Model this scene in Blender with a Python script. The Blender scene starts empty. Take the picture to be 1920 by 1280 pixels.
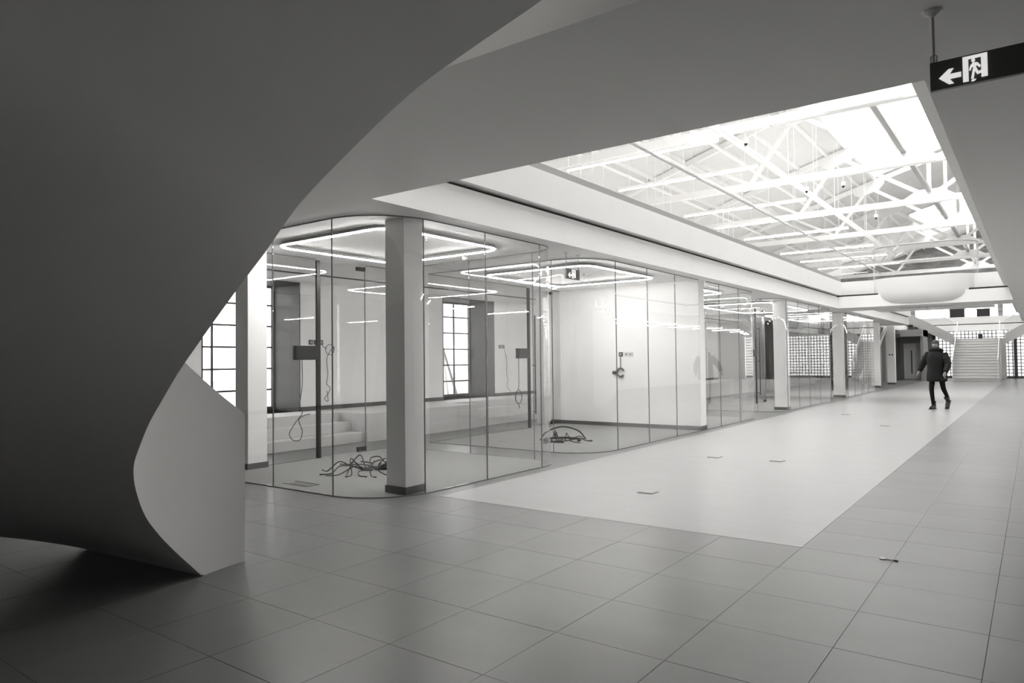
import bpy, bmesh, math, random
from mathutils import Vector, Matrix

rnd = random.Random(7)
PI = math.pi
scene = bpy.context.scene
COL = scene.collection

# ------------------------------------------------------------------ camera
CAM_H = 1.40
F_PX, YAW, PITCH, ROLL = 1323.06, 0.6379, 0.0275, -0.0118
Fv = Vector((-math.sin(YAW) * math.cos(PITCH), math.cos(YAW) * math.cos(PITCH), math.sin(PITCH)))
Rv = Vector((math.cos(YAW), math.sin(YAW), 0.0))
Uv = Rv.cross(Fv)
Rv, Uv = Rv * math.cos(ROLL) + Uv * math.sin(ROLL), -Rv * math.sin(ROLL) + Uv * math.cos(ROLL)
cd = bpy.data.cameras.new('camera')
cam = bpy.data.objects.new('camera', cd)
COL.objects.link(cam)
cam.matrix_world = Matrix(((Rv.x, Uv.x, -Fv.x, 0), (Rv.y, Uv.y, -Fv.y, 0), (Rv.z, Uv.z, -Fv.z, CAM_H), (0, 0, 0, 1)))
cd.sensor_fit = 'HORIZONTAL'
cd.sensor_width = 36.0
cd.lens = F_PX / 1920.0 * 36.0
cd.clip_start = 0.05
cd.clip_end = 400
scene.camera = cam

# ------------------------------------------------------------------ sky and exposure
SKY = 2.85
world = bpy.data.worlds.new('overcast_sky')
scene.world = world
world.use_nodes = True
wb = world.node_tree.nodes['Background']
wb.inputs[0].default_value = (1.0, 0.995, 0.985, 1)
wb.inputs[1].default_value = SKY
vs = scene.view_settings
vs.view_transform = 'Standard'
vs.look = 'None'
vs.gamma = 1.0
vs.use_curve_mapping = False
vs.exposure = 1.22
cy = scene.cycles
cy.transparent_max_bounces = 48
cy.max_bounces = 14
cy.diffuse_bounces = 10
cy.glossy_bounces = 4
cy.use_denoising = True
cy.caustics_reflective = False
cy.caustics_refractive = False
cy.sample_clamp_indirect = 20.0


def portal(name, loc, rot, sx, sy):
    ld = bpy.data.lights.new(name, 'AREA')
    ld.shape = 'RECTANGLE'
    ld.size, ld.size_y = sx, sy
    ld.cycles.is_portal = True
    o = bpy.data.objects.new(name, ld)
    o.location = loc
    o.rotation_euler = rot
    COL.objects.link(o)
    return o


portal('skylight_daylight', (-2.75, 18.6, 9.93), (0, 0, 0), 5.6, 29.5)
for k in range(0, 5):
    portal('window_daylight', (-12.05, 7.3 + 5.93 * k, 1.75), (0, -PI / 2, 0), 2.5, 1.95)
portal('added_window_daylight', (-12.05, -3.95, 1.7), (0, -PI / 2, 0), 2.5, 3.5)  # portal of the unseen window added for side light in the lobby
portal('stair_skylight_daylight', (-2.75, 47.5, 9.93), (0, 0, 0), 5.6, 9.5)
portal('end_window_daylight', (-2.75, 55.9, 4.6), (PI / 2, 0, PI), 18.0, 1.5)

# ------------------------------------------------------------------ materials
MATS = {}


def nmat(name, col, rough=0.6, spec=0.5, noise=0.0, scale=6.0, stretch=(1, 1, 1), metal=0.0, bump=0.0, bscale=60.0,
         rnd_amt=0.0, emit=0.0, rough_var=0.0, world=False):
    if name in MATS:
        return MATS[name]
    m = bpy.data.materials.new(name)
    m.use_nodes = True
    nt = m.node_tree
    b = nt.nodes['Principled BSDF']
    if isinstance(col, (int, float)):
        col = (col, col * 0.995, col * 0.985)
    b.inputs['Base Color'].default_value = (*col, 1)
    b.inputs['Roughness'].default_value = rough
    b.inputs['Metallic'].default_value = metal
    b.inputs['Specular IOR Level'].default_value = spec
    L = nt.links.new
    tc = nt.nodes.new('ShaderNodeTexCoord')
    mp = nt.nodes.new('ShaderNodeMapping')
    mp.inputs['Scale'].default_value = stretch
    if world:
        ge = nt.nodes.new('ShaderNodeNewGeometry')
        L(ge.outputs['Position'], mp.inputs['Vector'])
    else:
        L(tc.outputs['Object'], mp.inputs['Vector'])
    if noise or rnd_amt:
        n = nt.nodes.new('ShaderNodeTexNoise')
        n.inputs['Scale'].default_value = scale
        n.inputs['Detail'].default_value = 6
        n.inputs['Roughness'].default_value = 0.62
        L(mp.outputs[0], n.inputs['Vector'])
        mr = nt.nodes.new('ShaderNodeMapRange')
        mr.inputs['From Min'].default_value = 0.3
        mr.inputs['From Max'].default_value = 0.7
        mr.inputs['To Min'].default_value = 1 - noise
        mr.inputs['To Max'].default_value = 1 + noise
        L(n.outputs['Fac'], mr.inputs['Value'])
        val = mr.outputs[0]
        if rnd_amt:
            oi = nt.nodes.new('ShaderNodeObjectInfo')
            m2 = nt.nodes.new('ShaderNodeMapRange')
            m2.inputs['To Min'].default_value = 1 - rnd_amt
            m2.inputs['To Max'].default_value = 1 + rnd_amt
            L(oi.outputs['Random'], m2.inputs['Value'])
            mu = nt.nodes.new('ShaderNodeMath')
            mu.operation = 'MULTIPLY'
            L(val, mu.inputs[0])
            L(m2.outputs[0], mu.inputs[1])
            val = mu.outputs[0]
        vm = nt.nodes.new('ShaderNodeVectorMath')
        vm.operation = 'SCALE'
        vm.inputs[0].default_value = col
        L(val, vm.inputs['Scale'])
        L(vm.outputs[0], b.inputs['Base Color'])
        if rough_var:
            m3 = nt.nodes.new('ShaderNodeMapRange')
            m3.inputs['From Min'].default_value = 0.3
            m3.inputs['From Max'].default_value = 0.7
            m3.inputs['To Min'].default_value = rough - rough_var
            m3.inputs['To Max'].default_value = rough + rough_var
            L(n.outputs['Fac'], m3.inputs['Value'])
            L(m3.outputs[0], b.inputs['Roughness'])
    if bump:
        n2 = nt.nodes.new('ShaderNodeTexNoise')
        n2.inputs['Scale'].default_value = bscale
        n2.inputs['Detail'].default_value = 4
        L(mp.outputs[0], n2.inputs['Vector'])
        bp = nt.nodes.new('ShaderNodeBump')
        bp.inputs['Strength'].default_value = bump
        bp.inputs['Distance'].default_value = 0.01
        L(n2.outputs['Fac'], bp.inputs['Height'])
        L(bp.outputs[0], b.inputs['Normal'])
    if emit:
        b.inputs['Emission Color'].default_value = (1, 0.99, 0.97, 1)
        b.inputs['Emission Strength'].default_value = emit
    MATS[name] = m
    return m


def glass_mat(name, tint=0.97, refl=1.0, ior=1.5):
    m = bpy.data.materials.new(name)
    m.use_nodes = True
    nt = m.node_tree
    for n in list(nt.nodes):
        nt.nodes.remove(n)
    out = nt.nodes.new('ShaderNodeOutputMaterial')
    tr = nt.nodes.new('ShaderNodeBsdfTransparent')
    tr.inputs[0].default_value = (tint, tint, tint, 1)
    gl = nt.nodes.new('ShaderNodeBsdfGlossy')
    gl.inputs['Roughness'].default_value = 0.0
    gl.inputs[0].default_value = (refl, refl, refl, 1)
    lw = nt.nodes.new('ShaderNodeLayerWeight')
    lw.inputs['Blend'].default_value = 0.5
    pw = nt.nodes.new('ShaderNodeMath')
    pw.operation = 'POWER'
    pw.inputs[1].default_value = 5.0
    nt.links.new(lw.outputs['Facing'], pw.inputs[0])
    fr = nt.nodes.new('ShaderNodeMath')
    fr.operation = 'MULTIPLY_ADD'
    fr.inputs[1].default_value = 0.96
    fr.inputs[2].default_value = 0.028
    nt.links.new(pw.outputs[0], fr.inputs[0])
    mx = nt.nodes.new('ShaderNodeMixShader')
    nt.links.new(fr.outputs[0], mx.inputs[0])
    nt.links.new(tr.outputs[0], mx.inputs[1])
    nt.links.new(gl.outputs[0], mx.inputs[2])
    nt.links.new(mx.outputs[0], out.inputs[0])
    MATS[name] = m
    return m


def translucent_mat(name, col):
    m = bpy.data.materials.new(name)
    m.use_nodes = True
    nt = m.node_tree
    for n in list(nt.nodes):
        nt.nodes.remove(n)
    out = nt.nodes.new('ShaderNodeOutputMaterial')
    tl = nt.nodes.new('ShaderNodeBsdfTranslucent')
    tl.inputs[0].default_value = (col, col, col, 1)
    gl = nt.nodes.new('ShaderNodeBsdfGlossy')
    gl.inputs['Roughness'].default_value = 0.25
    mx = nt.nodes.new('ShaderNodeMixShader')
    mx.inputs[0].default_value = 0.06
    nt.links.new(tl.outputs[0], mx.inputs[1])
    nt.links.new(gl.outputs[0], mx.inputs[2])
    nt.links.new(mx.outputs[0], out.inputs[0])
    MATS[name] = m
    return m


def emit_mat(name, strength):
    m = bpy.data.materials.new(name)
    m.use_nodes = True
    nt = m.node_tree
    for n in list(nt.nodes):
        nt.nodes.remove(n)
    out = nt.nodes.new('ShaderNodeOutputMaterial')
    e = nt.nodes.new('ShaderNodeEmission')
    e.inputs[0].default_value = (1, 0.99, 0.97, 1)
    e.inputs[1].default_value = strength
    nt.links.new(e.outputs[0], out.inputs[0])
    MATS[name] = m
    return m


PAINT = nmat('white_paint', 0.88, 0.55, noise=0.015, scale=1.5)
CEIL = nmat('ceiling_paint', 0.95, 0.6, noise=0.02, scale=0.8)
PLASTER = nmat('stair_plaster', 0.60, 0.7, noise=0.03, scale=1.2)
ROOFW = nmat('roof_white', 0.74, 0.6, noise=0.03, scale=1.5)
STEEL = nmat('white_steel', 0.86, 0.45)
TILE = nmat('floor_tile', 0.165, 0.33, spec=.22, noise=0.06, scale=1.3, stretch=(1, 2.0, 1), rnd_amt=0.04, world=True)
GROUT = nmat('grout', 0.08, 0.8)
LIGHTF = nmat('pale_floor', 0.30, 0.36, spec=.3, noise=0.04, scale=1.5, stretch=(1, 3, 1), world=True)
CARPET = nmat('carpet', 0.27, 0.95, spec=0.1, noise=0.18, scale=150, bump=0.4, bscale=400)
BLACK = nmat('black_metal', 0.012, 0.4)
DARK = nmat('dark_metal', 0.055, 0.45, noise=0.1, scale=20)
SKIRT = nmat('dark_skirting', 0.10, 0.5)
GREY = nmat('grey_metal', 0.35, 0.4, metal=0.3)
GREYP = nmat('grey_plaster', 0.36, 0.7, noise=0.05, scale=2)
GREYW = nmat('grey_wall_panel', 0.52, 0.6, noise=0.03, scale=2)
CABLE = nmat('cable_rubber', 0.03, 0.5)
PLASTIC = nmat('white_plastic', 0.75, 0.35)
BRICKY = nmat('old_brickwork', 0.22, 0.9, noise=0.45, scale=1.2, stretch=(1, 1, 5), bump=0.4, bscale=10)
GRND = nmat('paving_outdoors', 0.35, 0.9, noise=0.1, scale=0.6)
JOINT = nmat('dark_sealant', 0.16, 0.5)
GLASS = glass_mat('clear_glass', 0.965)
GLASSR = glass_mat('window_glass', 0.96)
BLOCK = translucent_mat('glass_block', 0.95)
LED = emit_mat('led_diffuser', 52.0)
LEDL = emit_mat('led_line_diffuser', 12.0)
SIGNW = nmat('sign_white', 0.8, 0.4, emit=0.28)
SIGND = nmat('sign_dark', 0.09, 0.3)


# ------------------------------------------------------------------ mesh builder
class MB:
    def __init__(self):
        self.v, self.f = [], []

    def add(self, vs, fs):
        o = len(self.v)
        self.v += [tuple(p) for p in vs]
        self.f += [tuple(i + o for i in q) for q in fs]
        return self

    def box(self, x0, x1, y0, y1, z0, z1):
        return self.add([(x0, y0, z0), (x1, y0, z0), (x1, y1, z0), (x0, y1, z0), (x0, y0, z1), (x1, y0, z1), (x1, y1, z1), (x0, y1, z1)],
                        [(0, 3, 2, 1), (4, 5, 6, 7), (0, 1, 5, 4), (1, 2, 6, 5), (2, 3, 7, 6), (3, 0, 4, 7)])

    def beam(self, p0, p1, w, h, up=(0, 0, 1)):
        p0, p1 = Vector(p0), Vector(p1)
        d = (p1 - p0).normalized()
        u = Vector(up)
        if abs(d.dot(u)) > 0.98:
            u = Vector((0, 1, 0))
        s = d.cross(u).normalized() * (w / 2)
        t = s.cross(d).normalized() * (h / 2)
        q = [p0 - s - t, p0 + s - t, p0 + s + t, p0 - s + t, p1 - s - t, p1 + s - t, p1 + s + t, p1 - s + t]
        return self.add(q, [(3, 2, 1, 0), (4, 5, 6, 7), (0, 1, 5, 4), (1, 2, 6, 5), (2, 3, 7, 6), (3, 0, 4, 7)])

    def tube(self, pts, r, n=8, closed=False, caps=True):
        pts = [Vector(p) for p in pts]
        N = len(pts)
        rad = r if isinstance(r, (list, tuple)) else [r] * N
        rings, prev = [], None
        for i, p in enumerate(pts):
            a = pts[(i - 1) % N] if (closed or i > 0) else p
            b = pts[(i + 1) % N] if (closed or i < N - 1) else p
            d = (b - a)
            d = d.normalized() if d.length > 1e-9 else Vector((0, 0, 1))
            if prev is None:
                u = Vector((0, 0, 1)) if abs(d.z) < 0.9 else Vector((1, 0, 0))
            else:
                u = prev
            s = d.cross(u)
            if s.length < 1e-6:
                s = d.cross(Vector((1, 0.3, 0)))
            s.normalize()
            u = s.cross(d).normalized()
            prev = u
            rings.append([p + (s * math.cos(k * 2 * PI / n) + u * math.sin(k * 2 * PI / n)) * rad[i] for k in range(n)])
        vs = [q for ring in rings for q in ring]
        fs = []
        M = N if closed else N - 1
        for i in range(M):
            j = (i + 1) % N
            for k in range(n):
                k2 = (k + 1) % n
                fs.append((i * n + k, i * n + k2, j * n + k2, j * n + k))
        if caps and not closed:
            fs.append(tuple(range(n - 1, -1, -1)))
            fs.append(tuple((N - 1) * n + k for k in range(n)))
        return self.add(vs, fs)

    def prism(self, poly, z0, z1):
        n = len(poly)
        vs = [(p[0], p[1], z0) for p in poly] + [(p[0], p[1], z1) for p in poly]
        fs = [tuple(range(n - 1, -1, -1)), tuple(range(n, 2 * n))] + [(k, (k + 1) % n, n + (k + 1) % n, n + k) for k in range(n)]
        return self.add(vs, fs)

    def strip(self, line, t, z0, z1):
        """a vertical sheet of thickness t following a plan polyline"""
        n = len(line)
        L = [Vector((p[0], p[1])) for p in line]
        a, b = [], []
        for i in range(n):
            d = (L[min(i + 1, n - 1)] - L[max(i - 1, 0)]).normalized()
            s = Vector((-d.y, d.x)) * (t / 2)
            a.append(L[i] + s)
            b.append(L[i] - s)
        return self.prism(a + b[::-1], z0, z1) if n == 2 else self._strip(a, b, z0, z1)

    def _strip(self, a, b, z0, z1):
        n = len(a)
        z0s = z0 if isinstance(z0, (list, tuple)) else [z0] * n
        z1s = z1 if isinstance(z1, (list, tuple)) else [z1] * n
        vs = []
        for i in range(n):
            vs += [(a[i][0], a[i][1], z0s[i]), (b[i][0], b[i][1], z0s[i]), (b[i][0], b[i][1], z1s[i]), (a[i][0], a[i][1], z1s[i])]
        fs = [(0, 1, 2, 3)]
        for i in range(n - 1):
            for k in range(4):
                k2 = (k + 1) % 4
                fs.append((i * 4 + k, (i + 1) * 4 + k, (i + 1) * 4 + k2, i * 4 + k2))
        e = (n - 1) * 4
        fs.append((e + 3, e + 2, e + 1, e))
        return self.add(vs, fs)

    def disc(self, c, r0, r1, z0, z1, n=20):
        return self.tube([(c[0], c[1], z0), (c[0], c[1], z1)], [r0, r1], n)

    def mesh(self, name):
        me = bpy.data.meshes.new(name)
        me.from_pydata(self.v, [], self.f)
        bm = bmesh.new()
        bm.from_mesh(me)
        bmesh.ops.recalc_face_normals(bm, faces=bm.faces)
        bm.to_mesh(me)
        bm.free()
        return me

    def build(self, name, mat, parent=None, smooth=False, bevel=0.0):
        me = self.mesh(name)
        me.materials.append(mat)
        if smooth:
            for p in me.polygons:
                p.use_smooth = True
            try:
                me.set_sharp_from_angle(angle=math.radians(40))
            except Exception:
                pass
        o = bpy.data.objects.new(name, me)
        COL.objects.link(o)
        if parent:
            o.parent = parent
            o.matrix_parent_inverse = parent_world(parent).inverted()
        if bevel:
            b = o.modifiers.new('bevel', 'BEVEL')
            b.width = bevel
            b.segments = 2
            b.limit_method = 'ANGLE'
        return o


def parent_world(o):
    M = o.matrix_basis.copy()
    while o.parent:
        M = parent_world(o.parent) @ o.matrix_parent_inverse @ o.matrix_basis
        break
    return M


def tag(o, label=None, cat=None, group=None, kind=None):
    if label:
        o['label'] = label
    if cat:
        o['category'] = cat
    if group:
        o['group'] = group
    if kind:
        o['kind'] = kind
    return o


def empty(name, loc, label, cat, group=None, kind=None, rz=0.0):
    o = bpy.data.objects.new(name, None)
    o.location = loc
    o.rotation_euler = (0, 0, rz)
    o.empty_display_size = 0.1
    COL.objects.link(o)
    return tag(o, label, cat, group, kind)


def copy_tree(o, parent=None):
    c = o.copy()
    COL.objects.link(c)
    c.parent = parent
    for ch in list(o.children):
        k = copy_tree(ch, c)
        k.matrix_parent_inverse = ch.matrix_parent_inverse.copy()
    return c


def smoothline(pts, n=8, closed=False):
    """Catmull-Rom through points"""
    P = [Vector(p) for p in pts]
    out = []
    N = len(P)
    rng = range(N if closed else N - 1)
    for i in rng:
        p0 = P[(i - 1) % N] if (closed or i > 0) else P[0] * 2 - P[1]
        p1, p2 = P[i], P[(i + 1) % N]
        p3 = P[(i + 2) % N] if (closed or i < N - 2) else P[-1] * 2 - P[-2]
        for k in range(n):
            t = k / n
            out.append(0.5 * ((2 * p1) + (p2 - p0) * t + (2 * p0 - 5 * p1 + 4 * p2 - p3) * t * t + (3 * p1 - p0 - 3 * p2 + p3) * t ** 3))
    if not closed:
        out.append(P[-1])
    return out


def arc(cx, cy, r, a0, a1, n=12):
    return [(cx + r * math.cos(math.radians(a0 + (a1 - a0) * k / n)), cy + r * math.sin(math.radians(a0 + (a1 - a0) * k / n))) for k in range(n + 1)]


# ================================================================== SETTING
CZ = 2.94           # underside of the ceiling
UF = 3.78           # upper floor level
O1 = (-4.98, -0.458, 4.52, 24.08)
O2 = (-4.98, -0.458, 25.9, 39.75)
O3 = (-6.4, 1.2, 39.75, 51.7)
HOLE = (-3.9, -0.2, -0.95, 2.74)
X0, X1, Y0, Y1 = -12.0, 5.0, -6.0, 56.0

# ---- floor
GX, GY, TS = -0.822, 5.479, 0.60
fl = tag(MB().box(X0, X1, Y0, Y1, -0.20, -0.006).build('floor', GROUT), 'grey stone tiled floor of the long hall', 'floor', kind='structure')


def tile_far():
    m = bpy.data.materials.new('far_tiles')
    m.use_nodes = True
    nt = m.node_tree
    b = nt.nodes['Principled BSDF']
    b.inputs['Roughness'].default_value = 0.33
    b.inputs['Specular IOR Level'].default_value = 0.22
    tc = nt.nodes.new('ShaderNodeTexCoord')
    mp = nt.nodes.new('ShaderNodeMapping')
    mp.inputs['Location'].default_value = (-GX, -GY, 0)
    nt.links.new(tc.outputs['Object'], mp.inputs[0])
    br = nt.nodes.new('ShaderNodeTexBrick')
    br.offset = 0.0
    br.inputs['Scale'].default_value = 1.0
    br.inputs['Brick Width'].default_value = TS
    br.inputs['Row Height'].default_value = TS
    br.inputs['Mortar Size'].default_value = 0.003
    br.inputs['Color1'].default_value = (0.165, 0.165, 0.163, 1)
    br.inputs['Color2'].default_value = (0.15, 0.15, 0.148, 1)
    br.inputs['Mortar'].default_value = (0.13, 0.13, 0.13, 1)
    nt.links.new(mp.outputs[0], br.inputs['Vector'])
    nt.links.new(br.outputs['Color'], b.inputs['Base Color'])
    return m


FAR = tile_far()


def cam_px(x, y, z):
    p = Vector((x, y, z - CAM_H))
    d = p.dot(Fv)
    if d < 0.2:
        return None
    return (960 + F_PX * p.dot(Rv) / d, 640 - F_PX * p.dot(Uv) / d)


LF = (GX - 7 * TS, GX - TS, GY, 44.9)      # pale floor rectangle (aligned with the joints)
tile_me = None
ti, tj0, tj1 = range(-19, 10), -19, 70
solid = set()
cands = []
for i in ti:
    for j in range(tj0, tj1):
        x0, y0 = GX + i * TS, GY + j * TS
        if x0 + TS / 2 > X1 or x0 < X0 - TS or y0 < Y0 or y0 + TS > Y1:
            continue
        cx_, cy_ = x0 + TS / 2, y0 + TS / 2
        if LF[0] < cx_ < LF[1] and cy_ > LF[2]:
            continue
        if x0 < -5.3 and cy_ > 4.9:
            continue
        c = [cam_px(x0 + a, y0 + b_, 0) for a, b_ in ((0, 0), (TS, 0), (TS, TS), (0, TS))]
        if any(q is None for q in c):
            continue
        xs, ys = [q[0] for q in c], [q[1] for q in c]
        if max(xs) < 0 or min(xs) > 1920 or max(ys) < 0 or min(ys) > 1280:
            continue
        if max(ys) - min(ys) < 9:
            continue
        cands.append(((max(xs) - min(xs)) * (max(ys) - min(ys)), i, j))
cands.sort(reverse=True)
cands = cands[:298]
for _, i, j in cands:
    solid.add((i, j))
tmb = MB()
g, cth = 0.0009, 0.0012
hx = TS / 2 - g
tmb.add([(-hx, -hx, -0.006), (hx, -hx, -0.006), (hx, hx, -0.006), (-hx, hx, -0.006),
         (-hx, -hx, -cth), (hx, -hx, -cth), (hx, hx, -cth), (-hx, hx, -cth),
         (-hx + cth, -hx + cth, 0), (hx - cth, -hx + cth, 0), (hx - cth, hx - cth, 0), (-hx + cth, hx - cth, 0)],
        [(0, 3, 2, 1), (8, 9, 10, 11)] + [(k, (k + 1) % 4, 4 + (k + 1) % 4, 4 + k) for k in range(4)] + [(4 + k, 4 + (k + 1) % 4, 8 + (k + 1) % 4, 8 + k) for k in range(4)])
tile_me = tmb.mesh('floor_tile')
tile_me.materials.append(TILE)
for (i, j) in solid:
    o = bpy.data.objects.new('floor_tile', tile_me)
    o.location = (GX + (i + .5) * TS, GY + (j + .5) * TS, rnd.uniform(-0.0006, 0))
    o.parent = fl
    COL.objects.link(o)
# the rest of the paving beyond, one sheet with drawn joints (merged cells)
fm = MB()
for i in range(-19, 11):
    run = None
    for j in range(-20, 86):
        x0, y0 = GX + i * TS, GY + j * TS
        cx_, cy_ = x0 + TS / 2, y0 + TS / 2
        free = (i, j) not in solid and not (LF[0] < cx_ < LF[1] and LF[2] < cy_ < LF[3]) and X0 <= x0 and x0 + TS <= X1 + .3 and Y0 <= y0 and y0 + TS <= Y1
        if free and run is None:
            run = j
        if (not free or j == 85) and run is not None:
            fm.add([(x0, GY + run * TS, 0), (x0 + TS, GY + run * TS, 0), (x0 + TS, y0, 0), (x0, y0, 0)], [(0, 1, 2, 3)])
            run = None
tag(fm.build('tile_field', FAR, fl), 'grey floor tiles too far off to tell apart', kind='stuff')
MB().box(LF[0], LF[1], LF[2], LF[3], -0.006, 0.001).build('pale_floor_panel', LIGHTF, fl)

# ---- ceiling slab with its openings
def slab_with_holes(mb, X0, X1, Y0, Y1, holes, z0, z1):
    ys = sorted({Y0, Y1} | {h[2] for h in holes} | {h[3] for h in holes})
    for a, b in zip(ys, ys[1:]):
        xs = [X0]
        for h in sorted(holes):
            if h[2] <= a and h[3] >= b:
                xs += [h[0], h[1]]
        xs.append(X1)
        for k in range(0, len(xs), 2):
            if xs[k + 1] - xs[k] > 1e-4:
                mb.box(xs[k], xs[k + 1], a, b, z0, z1)


mb = MB()
slab_with_holes(mb, X0, X1, Y0, 52.0, [O1, O2, O3, HOLE], CZ, 3.30)
tag(mb.build('ceiling', CEIL), 'plain white ceiling slab around the open well', 'ceiling', kind='structure')
mb = MB()
U1 = (-4.90, -0.66, 4.40, 24.3)
U2 = (-4.90, -0.66, 25.7, 39.75)
U3 = (-6.4, 1.2, 39.75, 51.7)
slab_with_holes(mb, X0 - .5, X1 + 2, Y0, 52.0, [U1, U2, U3, HOLE], 3.345, UF)
tag(mb.build('floor_upper', PAINT), 'white upper floor slab edge above the ceiling slot', 'floor', kind='structure')
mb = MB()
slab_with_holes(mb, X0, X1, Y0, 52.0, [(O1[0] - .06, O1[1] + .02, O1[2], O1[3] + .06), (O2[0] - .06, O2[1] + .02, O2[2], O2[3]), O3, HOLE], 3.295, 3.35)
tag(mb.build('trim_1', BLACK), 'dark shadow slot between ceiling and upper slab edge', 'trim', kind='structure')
mb = MB()
mb.box(U1[0] - .10, U1[0] - .03, U1[2], U1[3], UF, UF + .10)
tag(mb.build('trim_2', GREY), 'grey metal channel along the upper slab edge of the well', 'trim', kind='structure')

# ---- outer walls
mb = MB()
OPS = [(-5.7, -2.2)] + [(6.33 + 5.93 * k, 8.28 + 5.93 * k) for k in range(0, 5)]  # first opening is an unseen window, added to light the column and lobby
ys = [Y0] + [v for a in OPS for v in a] + [52.0]
for k in range(0, len(ys), 2):
    mb.box(-12.0, -11.1, ys[k], ys[k + 1], 0, CZ)
for a, b in OPS:
    mb.box(-12.0, -11.1, a, b, 2.92, CZ)
    mb.box(-12.0, -11.1, a, b, 0, 0.50)
tag(mb.build('wall_left', PAINT), 'white outer wall with deep window recesses behind the glass rooms', 'wall', kind='structure')
mb = MB()
for k in range(0, len(ys), 2):
    mb.box(-11.1, -11.08, ys[k], ys[k + 1], 0.5, 0.58)
tag(mb.build('baseboard_left', SKIRT), 'dark skirting along the outer wall on the platform', 'skirting', kind='structure')
tag(MB().box(X1, X1 + .2, Y0, 7.0, 0, CZ).build('wall_lobby_dark', nmat('light_absorbing_charcoal', .10, .7)), 'unseen charcoal side wall added to keep the lobby dark', 'wall', kind='structure')  # out of view; placed here in charcoal to cut the lobby light
tag(MB().box(X1, X1 + .2, 7.0, 52.0, 0, CZ).build('wall_right', PAINT), 'plain white side wall across the hall from the glass rooms', 'wall', kind='structure')
tag(MB().box(-12.0, -5.2, 52.0, 52.2, 0, CZ).build('wall_end', GREYW), 'plain wall behind the double doors', 'wall', kind='structure')
tag(MB().box(X0 - .5, X1 + 2, Y0 - .2, Y0, 0, 10.2).build('wall_back', nmat('light_absorbing_charcoal', .10, .7)), 'unseen wall closing the hall, made charcoal to hold back light', 'wall', kind='structure')  # unseen; its dark colour is chosen to limit light around the stair
tag(MB().box(X0 - .7, X0 - .5, Y0, Y1, UF, 7.0).build('wall_upper_left', PAINT), 'white upper wall below the eaves over the glass rooms', 'wall', kind='structure')
tag(MB().box(X1 + 2, X1 + 2.2, Y0, Y1, UF, 7.0).build('wall_upper_right', PAINT), 'white upper wall below the eaves across the well', 'wall', kind='structure')
mb = MB()
mb.box(X0 - .5, X1 + 2, 55.8, 56.0, 5.35, 10.2)
mb.box(X0 - .5, X1 + 2, 55.8, 56.0, UF - .5, 3.95)
for x in (-12.5, -9.6, -6.9, -4.6, -1.9, 0.6, 3.2, 6.7):
    mb.box(x, x + .28, 55.8, 56.0, 3.9, 5.4)
tag(mb.build('wall_upper_end', BRICKY), 'old brick gable end above the bright end windows', 'wall', kind='structure')
MBo = MB()
MBo.box(X0 - .5, X1 + 2, 52.0, 56.0, 3.345, UF)
tag(MBo.build('floor_gallery', PAINT), 'white gallery slab edge behind the end staircase', 'floor', kind='structure')

# ---- windows in the recesses
for n, (a, b) in enumerate(OPS):
    w = empty('window_%d' % (n + 1), (-11.9, (a + b) / 2, 0.5), 'dark framed gridded window in recess %d of the outer wall' % (n + 1), 'window', kind='structure')  # the first of these is out of view, added for lobby daylight
    fr = MB()
    fx0, fx1 = -11.93, -11.87
    for y in (a, b - .06):
        fr.box(fx0, fx1, y, y + .06, .5, 2.92)
    fr.box(fx0, fx1, a, b, .5, .58)
    fr.box(fx0, fx1, a, b, 2.86, 2.92)
    fr.build('window_frame', BLACK, w)
    for q in range(1, 3):
        y = a + (b - a) * q / 3
        MB().box(-11.915, -11.885, y - .018, y + .018, .58, 2.86).build('muntin', BLACK, w)
    for q in range(1, 6):
        z = .5 + .405 * q
        MB().box(-11.91, -11.89, a + .06, b - .06, z - .017, z + .017).build('muntin', BLACK, w)
    for q in range(3):
        for r in range(6):
            ya, yb = a + (b - a) * q / 3 + .012, a + (b - a) * (q + 1) / 3 - .012
            z0 = .58 if r == 0 else .5 + .405 * r
            z1 = 2.86 if r == 5 else .5 + .405 * (r + 1)
            MB().box(-11.903, -11.897, ya, yb, z0, z1).build('pane', GLASSR, w)
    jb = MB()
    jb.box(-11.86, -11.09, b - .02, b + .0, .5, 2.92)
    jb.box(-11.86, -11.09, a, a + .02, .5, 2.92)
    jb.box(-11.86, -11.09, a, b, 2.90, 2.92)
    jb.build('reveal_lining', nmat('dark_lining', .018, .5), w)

# ---- platform and steps in front of the outer wall
mb = MB()
mb.box(-12.0, -10.25, 0.0, 40.0, 0, .50)
mb.box(-10.25, -9.5, 8.5, 11.6, 0, .50)
mb.box(-10.25, -9.5, 15.5, 40.0, 0, .50)
tag(mb.build('floor_platform', nmat('step_stone', .62, .6, noise=.03, scale=3)), 'white raised platform along the window wall', 'platform', kind='structure')
for n, (a, b) in enumerate([(0.5, 8.5), (11.6, 15.5)]):
    t = empty('platform_steps', (-9.9, (a + b) / 2, 0), ['white steps up to the platform behind the first glass room', 'white steps up to the platform behind the second glass room'][n], 'steps')
    MB().box(-10.25, -9.60, a, b, 0, .17).build('step', nmat('step_stone', .62, .6, noise=.03, scale=3), t, bevel=.006)
    MB().box(-10.25, -9.92, a, b, .17, .34).build('step', nmat('step_stone', .62, .6, noise=.03, scale=3), t, bevel=.006)
mb = MB().box(-10.09, -10.0, 0, 40, CZ - .012, CZ)
tag(mb.build('trim_3', BLACK), 'black slot in the ceiling over the platform edge', 'trim', kind='structure')

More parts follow.
